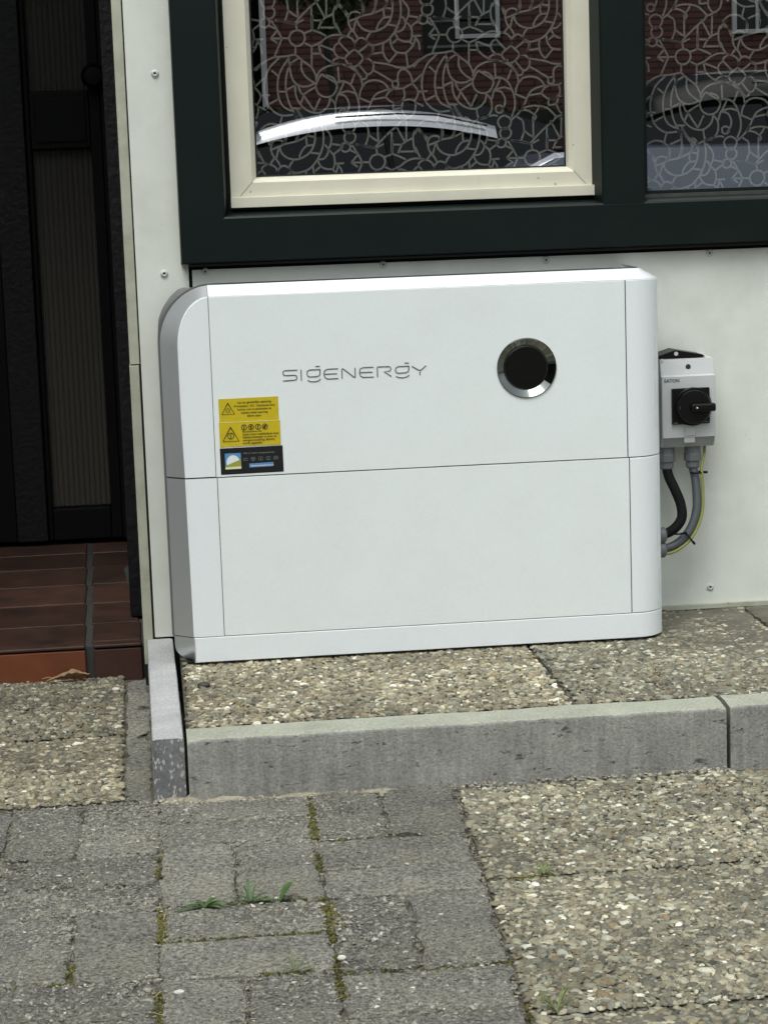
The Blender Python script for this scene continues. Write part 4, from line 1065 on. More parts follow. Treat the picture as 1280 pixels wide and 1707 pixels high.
# brand lettering, drawn as strokes
def rc(x0, z0, x1, z1, r_, corners='abcd', n=4): pass
Sx = .000291
def P_(*q): return [(a * Sx, -c * Sx) for a, c in q]
LET = [
 P_((75, 3), (10, 3), (2, 8), (0, 18), (4, 26), (12, 29), (62, 29), (71, 33), (73, 42), (70, 51), (62, 55), (1, 57)),
 P_((96, 3), (96, 57)),
 P_((196, 5), (140, 5), (129, 12), (127, 27), (131, 38), (142, 42), (182, 41), (192, 36), (196, 24), (196, 5)), P_((175, -12), (194, -12)), P_((130, 60), (142, 66), (165, 69), (185, 65), (197, 56)),
 P_((290, 5), (236, 5), (221, 12), (216, 30), (221, 49), (236, 57), (290, 57)), P_((222, 31), (284, 31)),
 P_((312, 57), (312, 8), (316, 5), (320, 8), (374, 52), (379, 54), (382, 50), (382, 5)),
 P_((478, 5), (424, 5), (409, 12), (405, 30), (409, 49), (424, 57), (478, 57)), P_((410, 31), (472, 31)),
 P_((500, 57), (500, 8), (504, 5), (560, 5), (570, 9), (573, 17), (570, 26), (562, 30), (536, 31), (572, 57)),
 P_((668, 8), (612, 8), (599, 15), (596, 29), (601, 39), (612, 43), (652, 42), (663, 37), (668, 25), (668, 8)), P_((648, -9), (667, -9)), P_((600, 60), (612, 66), (634, 69), (655, 65), (668, 57)),
 P_((686, 10), (720, 31), (734, 31), (759, 10)), P_((727, 40), (727, 57)),
]
LX, LZ = .1795, .4535
v, f = ribbons(LET, .0016, F_ - .0006, ox=LX, oz=LZ + .002)
lt = cobj(M('brand_lettering', v, f, m_ink, cab)); lt['label'] = 'grey lettering reading SIGENERGY'

# stickers
def quad(x0, z0, x1, z1, yy, m, name, par, ang=0.0, lab=None):
    cx, cz = (x0 + x1) / 2, (z0 + z1) / 2; ca, sa = math.cos(ang), math.sin(ang); V = []
    for yy_ in (yy, yy + .0003):
        for x, z in ((x0, z0), (x1, z0), (x1, z1), (x0, z1)): V.append((cx + (x - cx) * ca - (z - cz) * sa, yy_, cz + (x - cx) * sa + (z - cz) * ca))
    o = M(name, V, [(0, 1, 2, 3), (7, 6, 5, 4), (0, 4, 5, 1), (1, 5, 6, 2), (2, 6, 7, 3), (3, 7, 4, 0)], m, par)
    if lab: o['label'] = lab
    return cobj(o) if par == cab else o
e = .0007
s1 = quad(.0790, .3790, .1705, .4155, F_ - .0004, m_yel, 'warning_sticker', cab, .006, 'upper yellow warning sticker with triangle and Dutch text')
s2 = quad(.0783, .3412, .1718, .3795, F_ - .0008, m_yel, 'warning_sticker', cab, -.004, 'lower yellow warning sticker with triangle and four round symbols')
s3 = quad(.0778, .2985, .1745, .3393, F_ - .0004, m_blk, 'installer_sticker', cab, .006, 'black installer sticker with blue and white logo')
quad(.0783 - e, .3787, .1714, .3794, F_ - .00095, m_edge, 'sticker_edge', cab)
def sub(o_parent, V, Fc, m, name='print'):
    o = M(name, V, Fc, m, o_parent)      # stickers share the cabinet's origin shift
    return o
def tri(cx, cz, s, wdt, yy):
    pts = [(cx, cz + s * .58), (cx + s * .56, cz - s * .40), (cx - s * .56, cz - s * .40), (cx, cz + s * .58), (cx + s * .1, cz + s * .4)]
    return ribbons([pts], wdt, yy)
def join(*vf):
    V, Fc = [], []
    for v_, f_ in vf:
        k = len(V); V += list(v_); Fc += [tuple(i + k for i in q) for q in f_]
    return V, Fc
def circ(cx, cz, r_, n=16): return [(cx + r_ * math.cos(2 * math.pi * k / n), cz + r_ * math.sin(2 * math.pi * k / n)) for k in range(n + 1)]
Y1 = F_ - .0010
bolt = lambda cx, cz, s: [[(cx + .3 * s, cz + s), (cx - .3 * s, cz), (cx + .3 * s, cz), (cx - .3 * s, cz - s)]]
tx = text_mesh([("Let op: gevaarlijke spanning", .1335, .4075, .0047, 'CENTER'), ("PV-Installatie - DC - Geleidende delen", .1340, .4020, .0041, 'CENTER'),
                ("kunnen ook na afschakelen de", .1335, .3968, .0043, 'CENTER'), ("schades onder spanning", .1330, .3917, .0043, 'CENTER'), ("blijven staan", .1325, .3867, .0043, 'CENTER')], Y1)
v, f = join(tri(.0930, .3985, .0175, .0013, Y1), tx, ribbons([circ(.0930, .3975, .0024)] + [[(.0930 + .0032 * math.cos(a), .3975 + .0032 * math.sin(a)), (.0930 + .0043 * math.cos(a), .3975 + .0043 * math.sin(a))] for a in [k * math.pi / 4 for k in range(8)]], .0006, Y1))
sub(s1, v, f, m_txt)
Y2 = F_ - .0014
tx = text_mesh([("Bij calamiteiten met", .1135, .3625, .0037, 'LEFT'), ("Open nooit installatiekast door", .1135, .3580, .0044, 'LEFT'), ("kabelaansluitingen te doen en", .1135, .3535, .0044, 'LEFT'),
                ("energievoorziening. Batterij", .1135, .3490, .0044, 'LEFT'), ("wordt opgeladen", .1135, .3445, .0044, 'LEFT')], Y2)
rings = ribbons([circ(.1163 + k * .0107, .3703, .0040) for k in range(4)], .0011, Y2, ccap=False)
sym = ribbons(sum([bolt(.1163 + k * .0107, .3703, .0022) for k in range(4)], []) + [[(.1255, .3715), (.1285, .3690)], [(.1465, .3690), (.1500, .3716)], [(.1465, .3705), (.1500, .3705)]], .0013, Y2)
v, f = join(tri(.0955, .3585, .0220, .0015, Y2), tx, rings, sym, ribbons(bolt(.0955, .3580, .0040) + [circ(.0955, .3580, .0047)], .0010, Y2))
sub(s2, v, f, m_txt)
v, f = text_mesh([("Kijk op 'zonne' energiesystemen", .1135, .3290, .0037, 'LEFT')], Y1)
ic = []
for k in range(5):
    cx = .1165 + k * .0117; w_ = .0030
    ic += [[(cx - w_, .3205 - w_ * .5), (cx + w_, .3205 - w_ * .5), (cx + w_, .3205 + w_ * (.5 if k == 0 else .9)), (cx - w_, .3205 + w_ * (.5 if k == 0 else .9)), (cx - w_, .3205 - w_ * .5)]]
    if k in (1, 4): ic += [[(cx - w_, .3210), (cx + w_, .3210)]]
    if k in (1, 2, 3): ic += [[(cx, .3205 - w_), (cx, .3205 + w_)]]
v2, f2 = ribbons(ic, .0008, Y1); v, f = join((v, f), (v2, f2)); sub(s3, v, f, m_greyp)
v, f = [(.1220, Y1, .3075), (.1590, Y1, .3083), (.1590, Y1, .3145), (.1220, Y1, .3137)], [(0, 1, 2, 3)]; sub(s3, v, f, m_blue, 'logo_bar')
v, f = text_mesh([("www.zonnestroom.nl", .1240, .3092, .0040, 'LEFT')], Y1 - .0003); sub(s3, v, f, m_white)
lx, lz, ls = .0850, .3065, .0245
sub(s3, [(lx, Y1, lz), (lx + ls, Y1, lz), (lx + ls, Y1, lz + ls), (lx, Y1, lz + ls)], [(0, 1, 2, 3)], m_blue, 'logo')
cpts = [(lx + ls * .5 + ls * .42 * math.cos(R(a)), lz + ls * .42 + ls * .46 * math.sin(R(a))) for a in range(-20, 201, 20)]
sub(s3, [(x, Y1 - .0002, z) for x, z in cpts], [tuple(range(len(cpts)))], m_white, 'logo')
sub(s3, [(lx, Y1 - .0004, lz), (lx + ls, Y1 - .0004, lz), (lx + ls, Y1 - .0004, lz + ls * .60), (lx, Y1 - .0004, lz + ls * .22)], [(0, 1, 2, 3)], m_green, 'logo')
sub(s3, [(lx, Y1 - .0006, lz), (lx + ls, Y1 - .0006, lz), (lx + ls, Y1 - .0006, lz + ls * .16), (lx, Y1 - .0006, lz + ls * .13)], [(0, 1, 2, 3)], m_edge, 'logo')
# cable entries on the right side of the cabinet
for (z_, yy_, r1) in ((.1420, -.070, .0120), (.1175, -.068, .0125)):
    b = bmesh.new(); lathe(b, [(r1 * 1.15, -.006), (r1 * 1.15, .008), (r1, .009), (r1 * 1.1, .0095), (r1 * 1.1, .030), (r1 * .8, .033), (r1 * .5, .0335)], (XR, yy_, z_), 'X', 20)
    bmesh.ops.recalc_face_normals(b, faces=b.faces); cobj(bmo('cable_gland', b, m_gland, cab))

# ------------------------------------------------------------ ISOLATOR SWITCH
iso = empty('isolator_switch', (.85, 0, .36))
tag(iso, 'small grey isolator switch box with black rotary knob on the white wall', 'switch box')
def iobj(o): o.location = (o.location.x - .85, o.location.y, o.location.z - .36); return o
X0, X1 = .8055, .8945
b = bmesh.new(); pr_ = [(-.002, .2895), (-.058, .2890), (-.0665, .3055), (-.0700, .3062), (-.0700, .4065), (-.0640, .4085), (-.058, .4340), (-.002, .4350)]
a_ = [b.verts.new((X0, yy, z)) for yy, z in pr_]; c_ = [b.verts.new((X1, yy, z)) for yy, z in pr_]
for k in range(len(pr_)):
    f = b.faces.new((a_[k], a_[(k + 1) % 8], c_[(k + 1) % 8], c_[k])); f.material_index = 1 if k == 1 else 0
b.faces.new(a_[::-1]).material_index = 1; b.faces.new(c_); bmesh.ops.recalc_face_normals(b, faces=b.faces)
bmesh.ops.bevel(b, geom=[e_ for e_ in b.edges if abs(e_.verts[0].co.x - e_.verts[1].co.x) < 1e-5], offset=.0012, segments=2, affect='EDGES')
iobj(bmo('housing', b, [m_gbox, m_gbox_shade], iso, sharp=25))
b = bmesh.new(); vs = [(.7965, .4355), (.8005, .4385), (.8335, .4485), (.8790, .4395), (.8835, .4360)]
fr = [b.verts.new((x, -.050, z)) for x, z in vs]; bk = [b.verts.new((x, -.004, z)) for x, z in vs]
b.faces.new(fr)
for k in range(5): b.faces.new((fr[k], fr[(k + 1) % 5], bk[(k + 1) % 5], bk[k]))
b.faces.new(bk[::-1]); bmesh.ops.recalc_face_normals(b, faces=b.faces); iobj(bmo('mounting_plate', b, m_bplas, iso, smooth=False))
b = bmesh.new(); lathe(b, [(.0034, 0), (.0034, .0008), (.0020, .0010), (0, .0004)], (.8345, -.0502, .4425), 'Y', 20); iobj(bmo('screw', b, m_rivet, iso))
b = bmesh.new(); lathe(b, [(.0042, .0006), (.0038, .0008), (0, .0006)], (.8515, -.0615, .4215), 'Y', 20); iobj(bmo('screw_hole_shade', b, m_pin, iso))  # dark disc painted for the shade in the screw hole
b = bmesh.new(); lathe(b, [(.0026, .0006), (.0015, .001), (0, .001)], (.8085, -.06, .4335), 'Y', 16); iobj(bmo('screw', b, m_rivet, iso))
b = bmesh.new(); addbox(b, .8205, .8835, -.0765, -.0695, .3285, .3875, .0015, 2); iobj(bmo('knob_plate', b, m_bplas, iso))
b = bmesh.new(); lathe(b, [(.0315, .0), (.0315, .004), (.0300, .0055), (.0285, .0045), (.0280, .012), (.0268, .014), (0, .0145)], (.8545, -.0765, .3575), 'Y', 48)
kn = iobj(bmo('rotary_knob', b, m_bplas, iso, sharp=30))
b = bmesh.new(); addbox(b, .8470, .8880, -.101, -.090, .3505, .3640, .0035, 3); kh = bmo('knob_handle', b, m_bplas, kn)
b = bmesh.new(); lathe(b, [(.0014, 0), (.0012, .0004), (0, .0005)], (.8560, -.1011, .3575), 'Y', 12); bmo('pointer_dot', b, m_white, kn)
v, f = text_mesh([("OFF", .8262, .3560, .0045, 'LEFT')], -.0912 + .0) if False else text_mesh([("I", .8295, .3560, .0050, 'LEFT')], -.0912)
M('knob_mark', v, f, m_greyp, kn)
for q in ([(.8735, .3315), (.8815, .3317)], [(.8230, .3312), (.8290, .3312)]):
    v, f = ribbons([q], .0012, -.0768); iobj(M('knob_mark', v, f, m_greyp, iso))
v, f = text_mesh([("E\u00b7T\u00b7N" if False else "EATON", .8090, .3975, .0076, 'LEFT')], -.0704)
o = iobj(M('brand_lettering', v, f, m_blk, iso)); o['label'] = 'small black lettering reading EATON'
v, f = ribbons([[(.8415, .3275), (.8415, .3000), (.8415, .2975), (.8600, .2975)]], .0012, -.0690)
b = bmesh.new(); addbox(b, .8420, .8600, -.0718, -.0690, .3085, .3275, .0008, 1); addbox(b, .8420, .8600, -.0690, -.060, .2965, .3060, .0008, 1); iobj(bmo('latch_tab', b, m_gbox, iso))
for x in (.8185, .8625):
    b = bmesh.new(); lathe(b, [(.0135, .012), (.0135, .0), (.0148, -.002), (.0148, -.013), (.0120, -.015), (.0118, -.024), (.0095, -.027), (.004, -.0275)], (x, -.040, .2775), 'Z', 12)
    bmesh.ops.recalc_face_normals(b, faces=b.faces); iobj(bmo('cable_gland', b, m_gland, iso, sharp=30))

# cables
def cable(name, pts, rad, m, label, mif=None, n=14):
    b = bmesh.new(); addtube(b, spline(pts, 8), rad, n, True, mif); bmesh.ops.recalc_face_normals(b, faces=b.faces)
    o = bmo(name, b, m, None, sharp=60); tag(o, label, 'cable'); return o
cable('black_cable', [(.8185, -.040, .2540), (.8215, -.046, .235), (.8290, -.055, .215), (.8370, -.062, .190), (.8365, -.068, .168), (.824, -.070, .152), (.808, -.070, .1435), (.796, -.070, .1425)],
      .0083, m_bcable, 'thick black cable hanging from the left gland of the grey switch box')
gc = cable('grey_cable', [(.8625, -.040, .2520), (.8655, -.045, .235), (.8665, -.052, .210), (.8640, -.060, .180), (.8550, -.065, .155), (.8400, -.068, .135), (.8180, -.068, .121), (.788, -.068, .1175)],
           .0074, m_gcable, 'thick dark grey cable curving below the right gland of the switch box')
cable('earth_wire', [(.8850, -.035, .2900), (.8830, -.042, .272), (.8765, -.050, .254), (.8748, -.055, .240), (.8755, -.058, .210), (.8730, -.063, .178), (.8640, -.068, .153), (.8470, -.074, .130), (.8200, -.076, .1135), (.790, -.074, .1105)],
      .0026, [m_gy1, m_gy2], 'thin green and yellow earth wire strapped to the grey cable', lambda i, k: 1 if k in (2, 3, 4) else 0, n=10)
def tie(cx, cy, cz, ang, tail):
    b = bmesh.new(); pts = []
    ux, uz = math.cos(ang), math.sin(ang)
    for k in range(17):
        a = 2 * math.pi * k / 16; c1, s1_ = math.cos(a), math.sin(a); wv = .0105 * c1 + .003
        pts.append((cx + ux * wv, cy + .0095 * s1_, cz + uz * wv))
    addtube(b, pts, .0013, 6, False); hx = cx + ux * .0150; hz = cz + uz * .0150
    addtube(b, [(cx + ux * .013, cy - .004, cz + uz * .013), (hx + ux * tail, cy - .006, hz + uz * tail)], [.0024, .0018], 8)
    bmesh.ops.recalc_face_normals(b, faces=b.faces)
    return bmo('cable_tie', b, m_bcable, gc)
tie(.8660, -.048, .2405, 0.02, .004); tie(.8450, -.070, .1395, R(-52), .004)
b = bmesh.new(); addtube(b, [(.842, -.079, .1455), (.830, -.080, .1440), (.822, -.080, .1440)], [.0020, .0016, .0012], 6); bmo('cable_tie', b, m_bcable, gc)

iso.location.z = .3565; iso.location.x = .8508
# ------------------------------------------------------------ small organic things
m_leafd = mat('dry_leaf_brown', (.25, .16, .085), .7, var=.35, vscale=60, bump=.6, bscale=120)
def dry_leaf():
    V, F = [], []; n, mth = 14, 6
    for i in range(n + 1):
        t = i / n; wdt = .011 * math.sin(math.pi * min(1, t * 1.05)) ** .8 * (1 + .25 * math.sin(i * 2.1))
        for j in range(mth + 1):
            s = (j / mth - .5) * 2
            V.append((-.031 + .062 * t + .002 * noise.noise((i, j, 0)), s * wdt * .8, .003 + .010 * abs(s) ** 1.5 * math.sin(math.pi * t) + .004 * noise.noise((i * .6, j * .8, 2)) + .003 * t))
    for i in range(n):
        for j in range(mth): a = i * (mth + 1) + j; F.append((a, a + 1, a + mth + 2, a + mth + 1))
    return V, F
lf = empty('dry_leaf', (-.180, .092, L0 + .004)); lf.rotation_euler = (.15, 0, R(4)); tag(lf, 'curled dry brown leaf lying against the red tiled step', 'leaf')
v, f = dry_leaf(); M('blade', v, f, m_leafd, lf, smooth=True)
b = bmesh.new(); addtube(b, [(-.030, 0, .004), (-.040, .002, .006), (-.050, .001, .004)], [.0012, .001, .0008], 6); bmo('leaf_stalk', b, m_leafd, lf)
M('blade', [(-.045, -.006, .002), (-.030, -.009, .007), (-.022, -.002, .010), (-.034, .004, .004)], [(0, 1, 2, 3)], m_leafd, lf)

m_weed = mat('weed_green', (.055, .11, .028), .55, var=.25, vscale=90)
m_weed2 = mat('grass_green', (.12, .155, .045), .6, var=.25, vscale=90)
def blade(b, base, ang, ln, wd, up, curl):
    n = 6; rows = []
    d = Vector((math.cos(ang), math.sin(ang), 0)); s = Vector((-math.sin(ang), math.cos(ang), 0))
    for i in range(n + 1):
        t = i / n; c = Vector(base) + d * (ln * t) + Vector((0, 0, up * math.sin(t * math.pi * .6) - curl * t * t)); w_ = wd * (math.sin(math.pi * (t * .92 + .06)) ** .8)
        rows.append([b.verts.new(c - s * w_ + Vector((0, 0, w_ * .25))), b.verts.new(c), b.verts.new(c + s * w_ + Vector((0, 0, w_ * .25)))])
    for i in range(n):
        for k in range(2): b.faces.new((rows[i][k], rows[i][k + 1], rows[i + 1][k + 1], rows[i + 1][k]))
def weed(x, yy, label, leaves, grass=False):
    e_ = empty('weed', (x, yy, L0 - .002)); tag(e_, label, 'weed', 'small weeds growing in the paving joints')
    for (a, ln, wd, up, curl) in leaves:
        ln, wd, up = ln * .88, wd * .85, up * .8
        b = bmesh.new(); blade(b, (0, 0, .001), R(a), ln, wd, up, curl); bmo('leaf', b, m_weed2 if grass else m_weed, e_, sharp=180)
weed(.008, -1.108, 'weed with broad flat leaves, leftmost of the row of weeds in the paving joint',
     [(170, .030, .004, .006, .004), (8, .040, .0062, .010, .009), (200, .045, .003, .006, .004), (30, .022, .005, .012, .003), (-25, .026, .004, .006, .004), (140, .018, .004, .01, .002)])
weed(.062, -1.100, 'weed with a rosette of thin spiky leaves between two broader weeds',
     [(95, .034, .0022, .026, .0), (150, .032, .0024, .012, .003), (20, .030, .0024, .012, .003), (60, .024, .0020, .020, .0), (-20, .034, .003, .007, .004), (200, .026, .0024, .008, .003), (120, .020, .002, .02, 0), (-60, .014, .002, .006, 0)])
weed(.096, -1.104, 'weed with one upright rounded leaf, rightmost of the row in the paving joint',
     [(172, .036, .0024, .006, .002), (35, .026, .0060, .022, .0), (190, .020, .003, .006, .002), (10, .012, .004, .008, .002)])
weed(.098, -1.335, 'thin grass tuft in the joint near the bottom of the picture',
     [(100, .026, .0010, .022, 0), (160, .024, .0010, .010, .002), (20, .028, .0011, .010, .003), (60, .020, .001, .016, 0), (200, .028, .001, .007, .002), (-10, .030, .001, .007, .003), (130, .02, .001, .018, 0)], True)
weed(.415, -1.072, 'pale green weed growing through the joint between gravel slabs',
     [(100, .022, .0026, .012, 0), (20, .018, .0024, .010, .002), (170, .020, .0026, .010, .002), (-30, .016, .0024, .006, .002), (60, .018, .002, .014, 0), (230, .016, .002, .006, 0)], True)
weed(.350, -1.50, 'feathery grass tuft beside the gravel slab at the bottom edge',
     [(90 + random.uniform(-80, 80), random.uniform(.02, .038), .0010, random.uniform(.01, .024), 0) for _ in range(14)], True)
# loose bits: dark stone on slab, white shell on ground
def stone(x, yy, zz, rx, ry, rz, col, label):
    b = bmesh.new(); bmesh.ops.create_icosphere(b, subdivisions=3, radius=1)
    for v_ in b.verts:
        d = 1 + .18 * noise.noise(v_.co * 1.7 + Vector((x * 90, 0, 0))); v_.co = Vector((v_.co.x * rx * d, v_.co.y * ry * d, v_.co.z * rz * d + rz * .6))
    o = bmo('loose_stone', b, mat('stone_' + label[:5], col, .6, var=.15, vscale=200), None, sharp=180); o.location = (x, yy, zz); tag(o, label, 'stone'); return o
stone(.033, -.362, .001, .0105, .007, .0042, (.045, .045, .04), 'flat dark stone on the gravel slab just below the cabinet corner')
stone(-.105, .004, L0 + .001, .0070, .0045, .0035, (.62, .60, .52), 'pale chip lying on the gravel near the red step')
stone(.150, -1.313, L0 + .001, .0048, .0034, .0030, (.66, .63, .55), 'white pebble on the blocks right of the grass tuft')
stone(-.026, -1.378, L0 + .001, .0060, .0036, .0025, (.60, .58, .52), 'white flake on the blocks near the bottom left')

# ------------------------------------------------------------ ACROSS THE STREET (seen mirrored in the panes)
def brick_mat():
    m = bpy.data.materials.new('dark_red_brick'); m.use_nodes = True; t = m.node_tree; b = t.nodes['Principled BSDF']; L = t.links.new
    tc = N(t, 'ShaderNodeTexCoord'); mp = N(t, 'ShaderNodeMapping'); mp.inputs['Rotation'].default_value = (R(90), 0, 0); L(tc.outputs['Object'], mp.inputs['Vector'])
    br = N(t, 'ShaderNodeTexBrick'); L(mp.outputs[0], br.inputs['Vector'])
    br.inputs['Color1'].default_value = (.22, .095, .080, 1); br.inputs['Color2'].default_value = (.155, .070, .063, 1); br.inputs['Mortar'].default_value = (.07, .045, .042, 1)
    br.inputs['Scale'].default_value = 1.0; br.inputs['Brick Width'].default_value = .44; br.inputs['Row Height'].default_value = .085; br.inputs['Mortar Size'].default_value = .014
    L(br.outputs['Color'], b.inputs['Base Color']); b.inputs['Roughness'].default_value = .9
    return m
m_brick = brick_mat(); m_wf = mat('white_window_paint', (.72, .72, .70), .5); m_dglass = mat('dark_house_glass', (.02, .025, .03), .15); m_dpan = mat('black_panel', (.012, .012, .012), .6)
BY = -26.94
bh = empty('brick_house', (5, BY, 0)); tag(bh, 'dark red brick house across the street, seen mirrored in the window glass', 'house')
def bo(o): o.location = (o.location.x - 5, o.location.y - BY, o.location.z); return o
bo(box('wall', 1.78, 30, BY - 6, BY, L0, 6.2, m_brick, bh))
bo(box('roof', 1.6, 30.2, BY - 6.2, BY + .4, 6.2, 6.5, m_dpan, bh))
def bwin(x0, x1, z0, z1, px0=None, px1=None, mull=None):
    e_ = empty('window', (0, 0, 0), bh); e_.location = (-5, -BY, 0)
    if px0 is not None:
        box('dark_panel', px0, px1, BY, BY + .03, z0 - .17, z1 + .3, m_dpan, e_)
        box('panel_rail', px0 + .05, px1, BY + .03, BY + .045, z0 - .115, z0 - .08, mat('rail_grey', (.2, .2, .2), .5), e_)
        box('panel_rail', px0 + .05, px1, BY + .03, BY + .045, z0 + .23, z0 + .26, mat('rail_grey', (.16, .16, .16), .5), e_)
    b = bmesh.new(); wd = .055
    addbox(b, x0, x0 + wd, BY + .03, BY + .09, z0, z1); addbox(b, x1 - wd, x1, BY + .03, BY + .09, z0, z1)
    addbox(b, x0 + wd, x1 - wd, BY + .03, BY + .09, z0, z0 + wd); addbox(b, x0 + wd, x1 - wd, BY + .03, BY + .09, z1 - wd, z1)
    if mull: addbox(b, mull, mull + wd * .6, BY + .03, BY + .08, z0 + wd, z1 - wd)
    bmo('frame', b, m_wf, e_, smooth=False)
    box('pane', x0 + wd, x1 - wd, BY + .031, BY + .045, z0 + wd, z1 - wd, m_dglass, e_)
bwin(4.40, 5.02, 2.43, 4.0, 3.95, 5.06)
bwin(8.30, 9.6, 2.40, 4.0, None, None, 8.62)
bwin(12.4, 13.6, 2.4, 4.0); bwin(12.4, 13.6, .6, 1.8)
bo(box('drainpipe', 1.70, 1.775, BY + .01, BY + .09, L0, 6.2, m_wf, bh)) 
nb = empty('neighbour_house', (-4, BY, 0)); tag(nb, 'dark grey house left of the brick house, seen mirrored at the window edge', 'house')
m_ngrey = mat('dark_cladding', (.05, .05, .06), .7)
o = box('wall', -14, 1.60, BY - 6, BY - .2, L0, 6.0, m_ngrey, nb); o.location = (4, -BY, 0)
for x in (-12, -9, -6, -3):
    b = bmesh.new(); addbox(b, x, x + 1.4, BY - .199, BY - .15, 1.0, 2.4)
    o = bmo('window', b, m_dglass, nb, smooth=False); o.location = (4, -BY, 0)
o = box('roof', -14.2, 1.65, BY - 6.2, BY + .1, 6.0, 6.3, m_dpan, nb); o.location = (4, -BY, 0)
# hedge in front of the brick house
m_hedge = attr_mat('hedge_leaves', .7, .2, 1.0, 20)
def leafmass(name, n, fn, size, parent=None, cols=((.035, .055, .02), (.055, .08, .03), (.02, .035, .015))):
    P = np.array([fn() for _ in range(n)]); A = rng.normal(0, 1, (n, 3)); A /= np.linalg.norm(A, axis=1)[:, None]
    B = np.cross(A, rng.normal(0, 1, (n, 3))); B /= np.linalg.norm(B, axis=1)[:, None]
    s = size * rng.uniform(.6, 1.3, (n, 1)); V = np.stack([P - A * s, P + B * s * .5, P + A * s, P - B * s * .5], 1).reshape(-1, 3)
    me = bpy.data.meshes.new(name); me.from_pydata(V.tolist(), [], [(4 * i, 4 * i + 1, 4 * i + 2, 4 * i + 3) for i in range(n)])
    at = me.attributes.new('tone', 'FLOAT_COLOR', 'POINT'); c = np.array(cols)[rng.choice(len(cols), n)]
    at.data.foreach_set('color', np.concatenate([np.repeat(c[:, None], 4, 1), np.ones((n, 4, 1))], 2).reshape(-1).astype(np.float32))
    me.materials.append(m_hedge); return link(name, me, parent)
hd = empty('hedge', (6, -25.2, L0)); tag(hd, 'low dark hedge in front of the brick house, mirrored in the window', 'hedge')
def hp():
    x = random.uniform(-5, 10); z = random.random() ** .6 * (1.58 + .07 * math.sin(x * 7)); return (x, random.uniform(-.35, .35) , z)
leafmass('foliage', 9000, hp, .055, hd)
box('twig_core', -5, 10, -.28, .28, 0, 1.50, m_dpan, hd)
tr = empty('tree', (2.35, -24.4, L0)); tag(tr, 'small dark tree by the brick house, mirrored at the window top left', 'tree')
def tp():
    c = random.choice([(0, 0, 3.6, .75), (.25, .1, 3.0, .38), (-.3, 0, 3.2, .42), (.1, 0, 2.72, .25), (.35, 0, 3.9, .5)]); d = Vector((random.gauss(0, 1), random.gauss(0, 1), random.gauss(0, 1))).normalized() * c[3] * random.random() ** .4
    return (c[0] + d.x, c[1] + d.y, c[2] + d.z)
leafmass('crown', 5000, tp, .05, tr, cols=((.05, .075, .025), (.075, .10, .035), (.025, .04, .015)))
b = bmesh.new(); addtube(b, [(.3, 0, 0), (.2, 0, 1.2), (.05, 0, 2.4), (0, 0, 3.6)], [.06, .05, .04, .02], 10); bmo('trunk', b, m_dpan, tr)

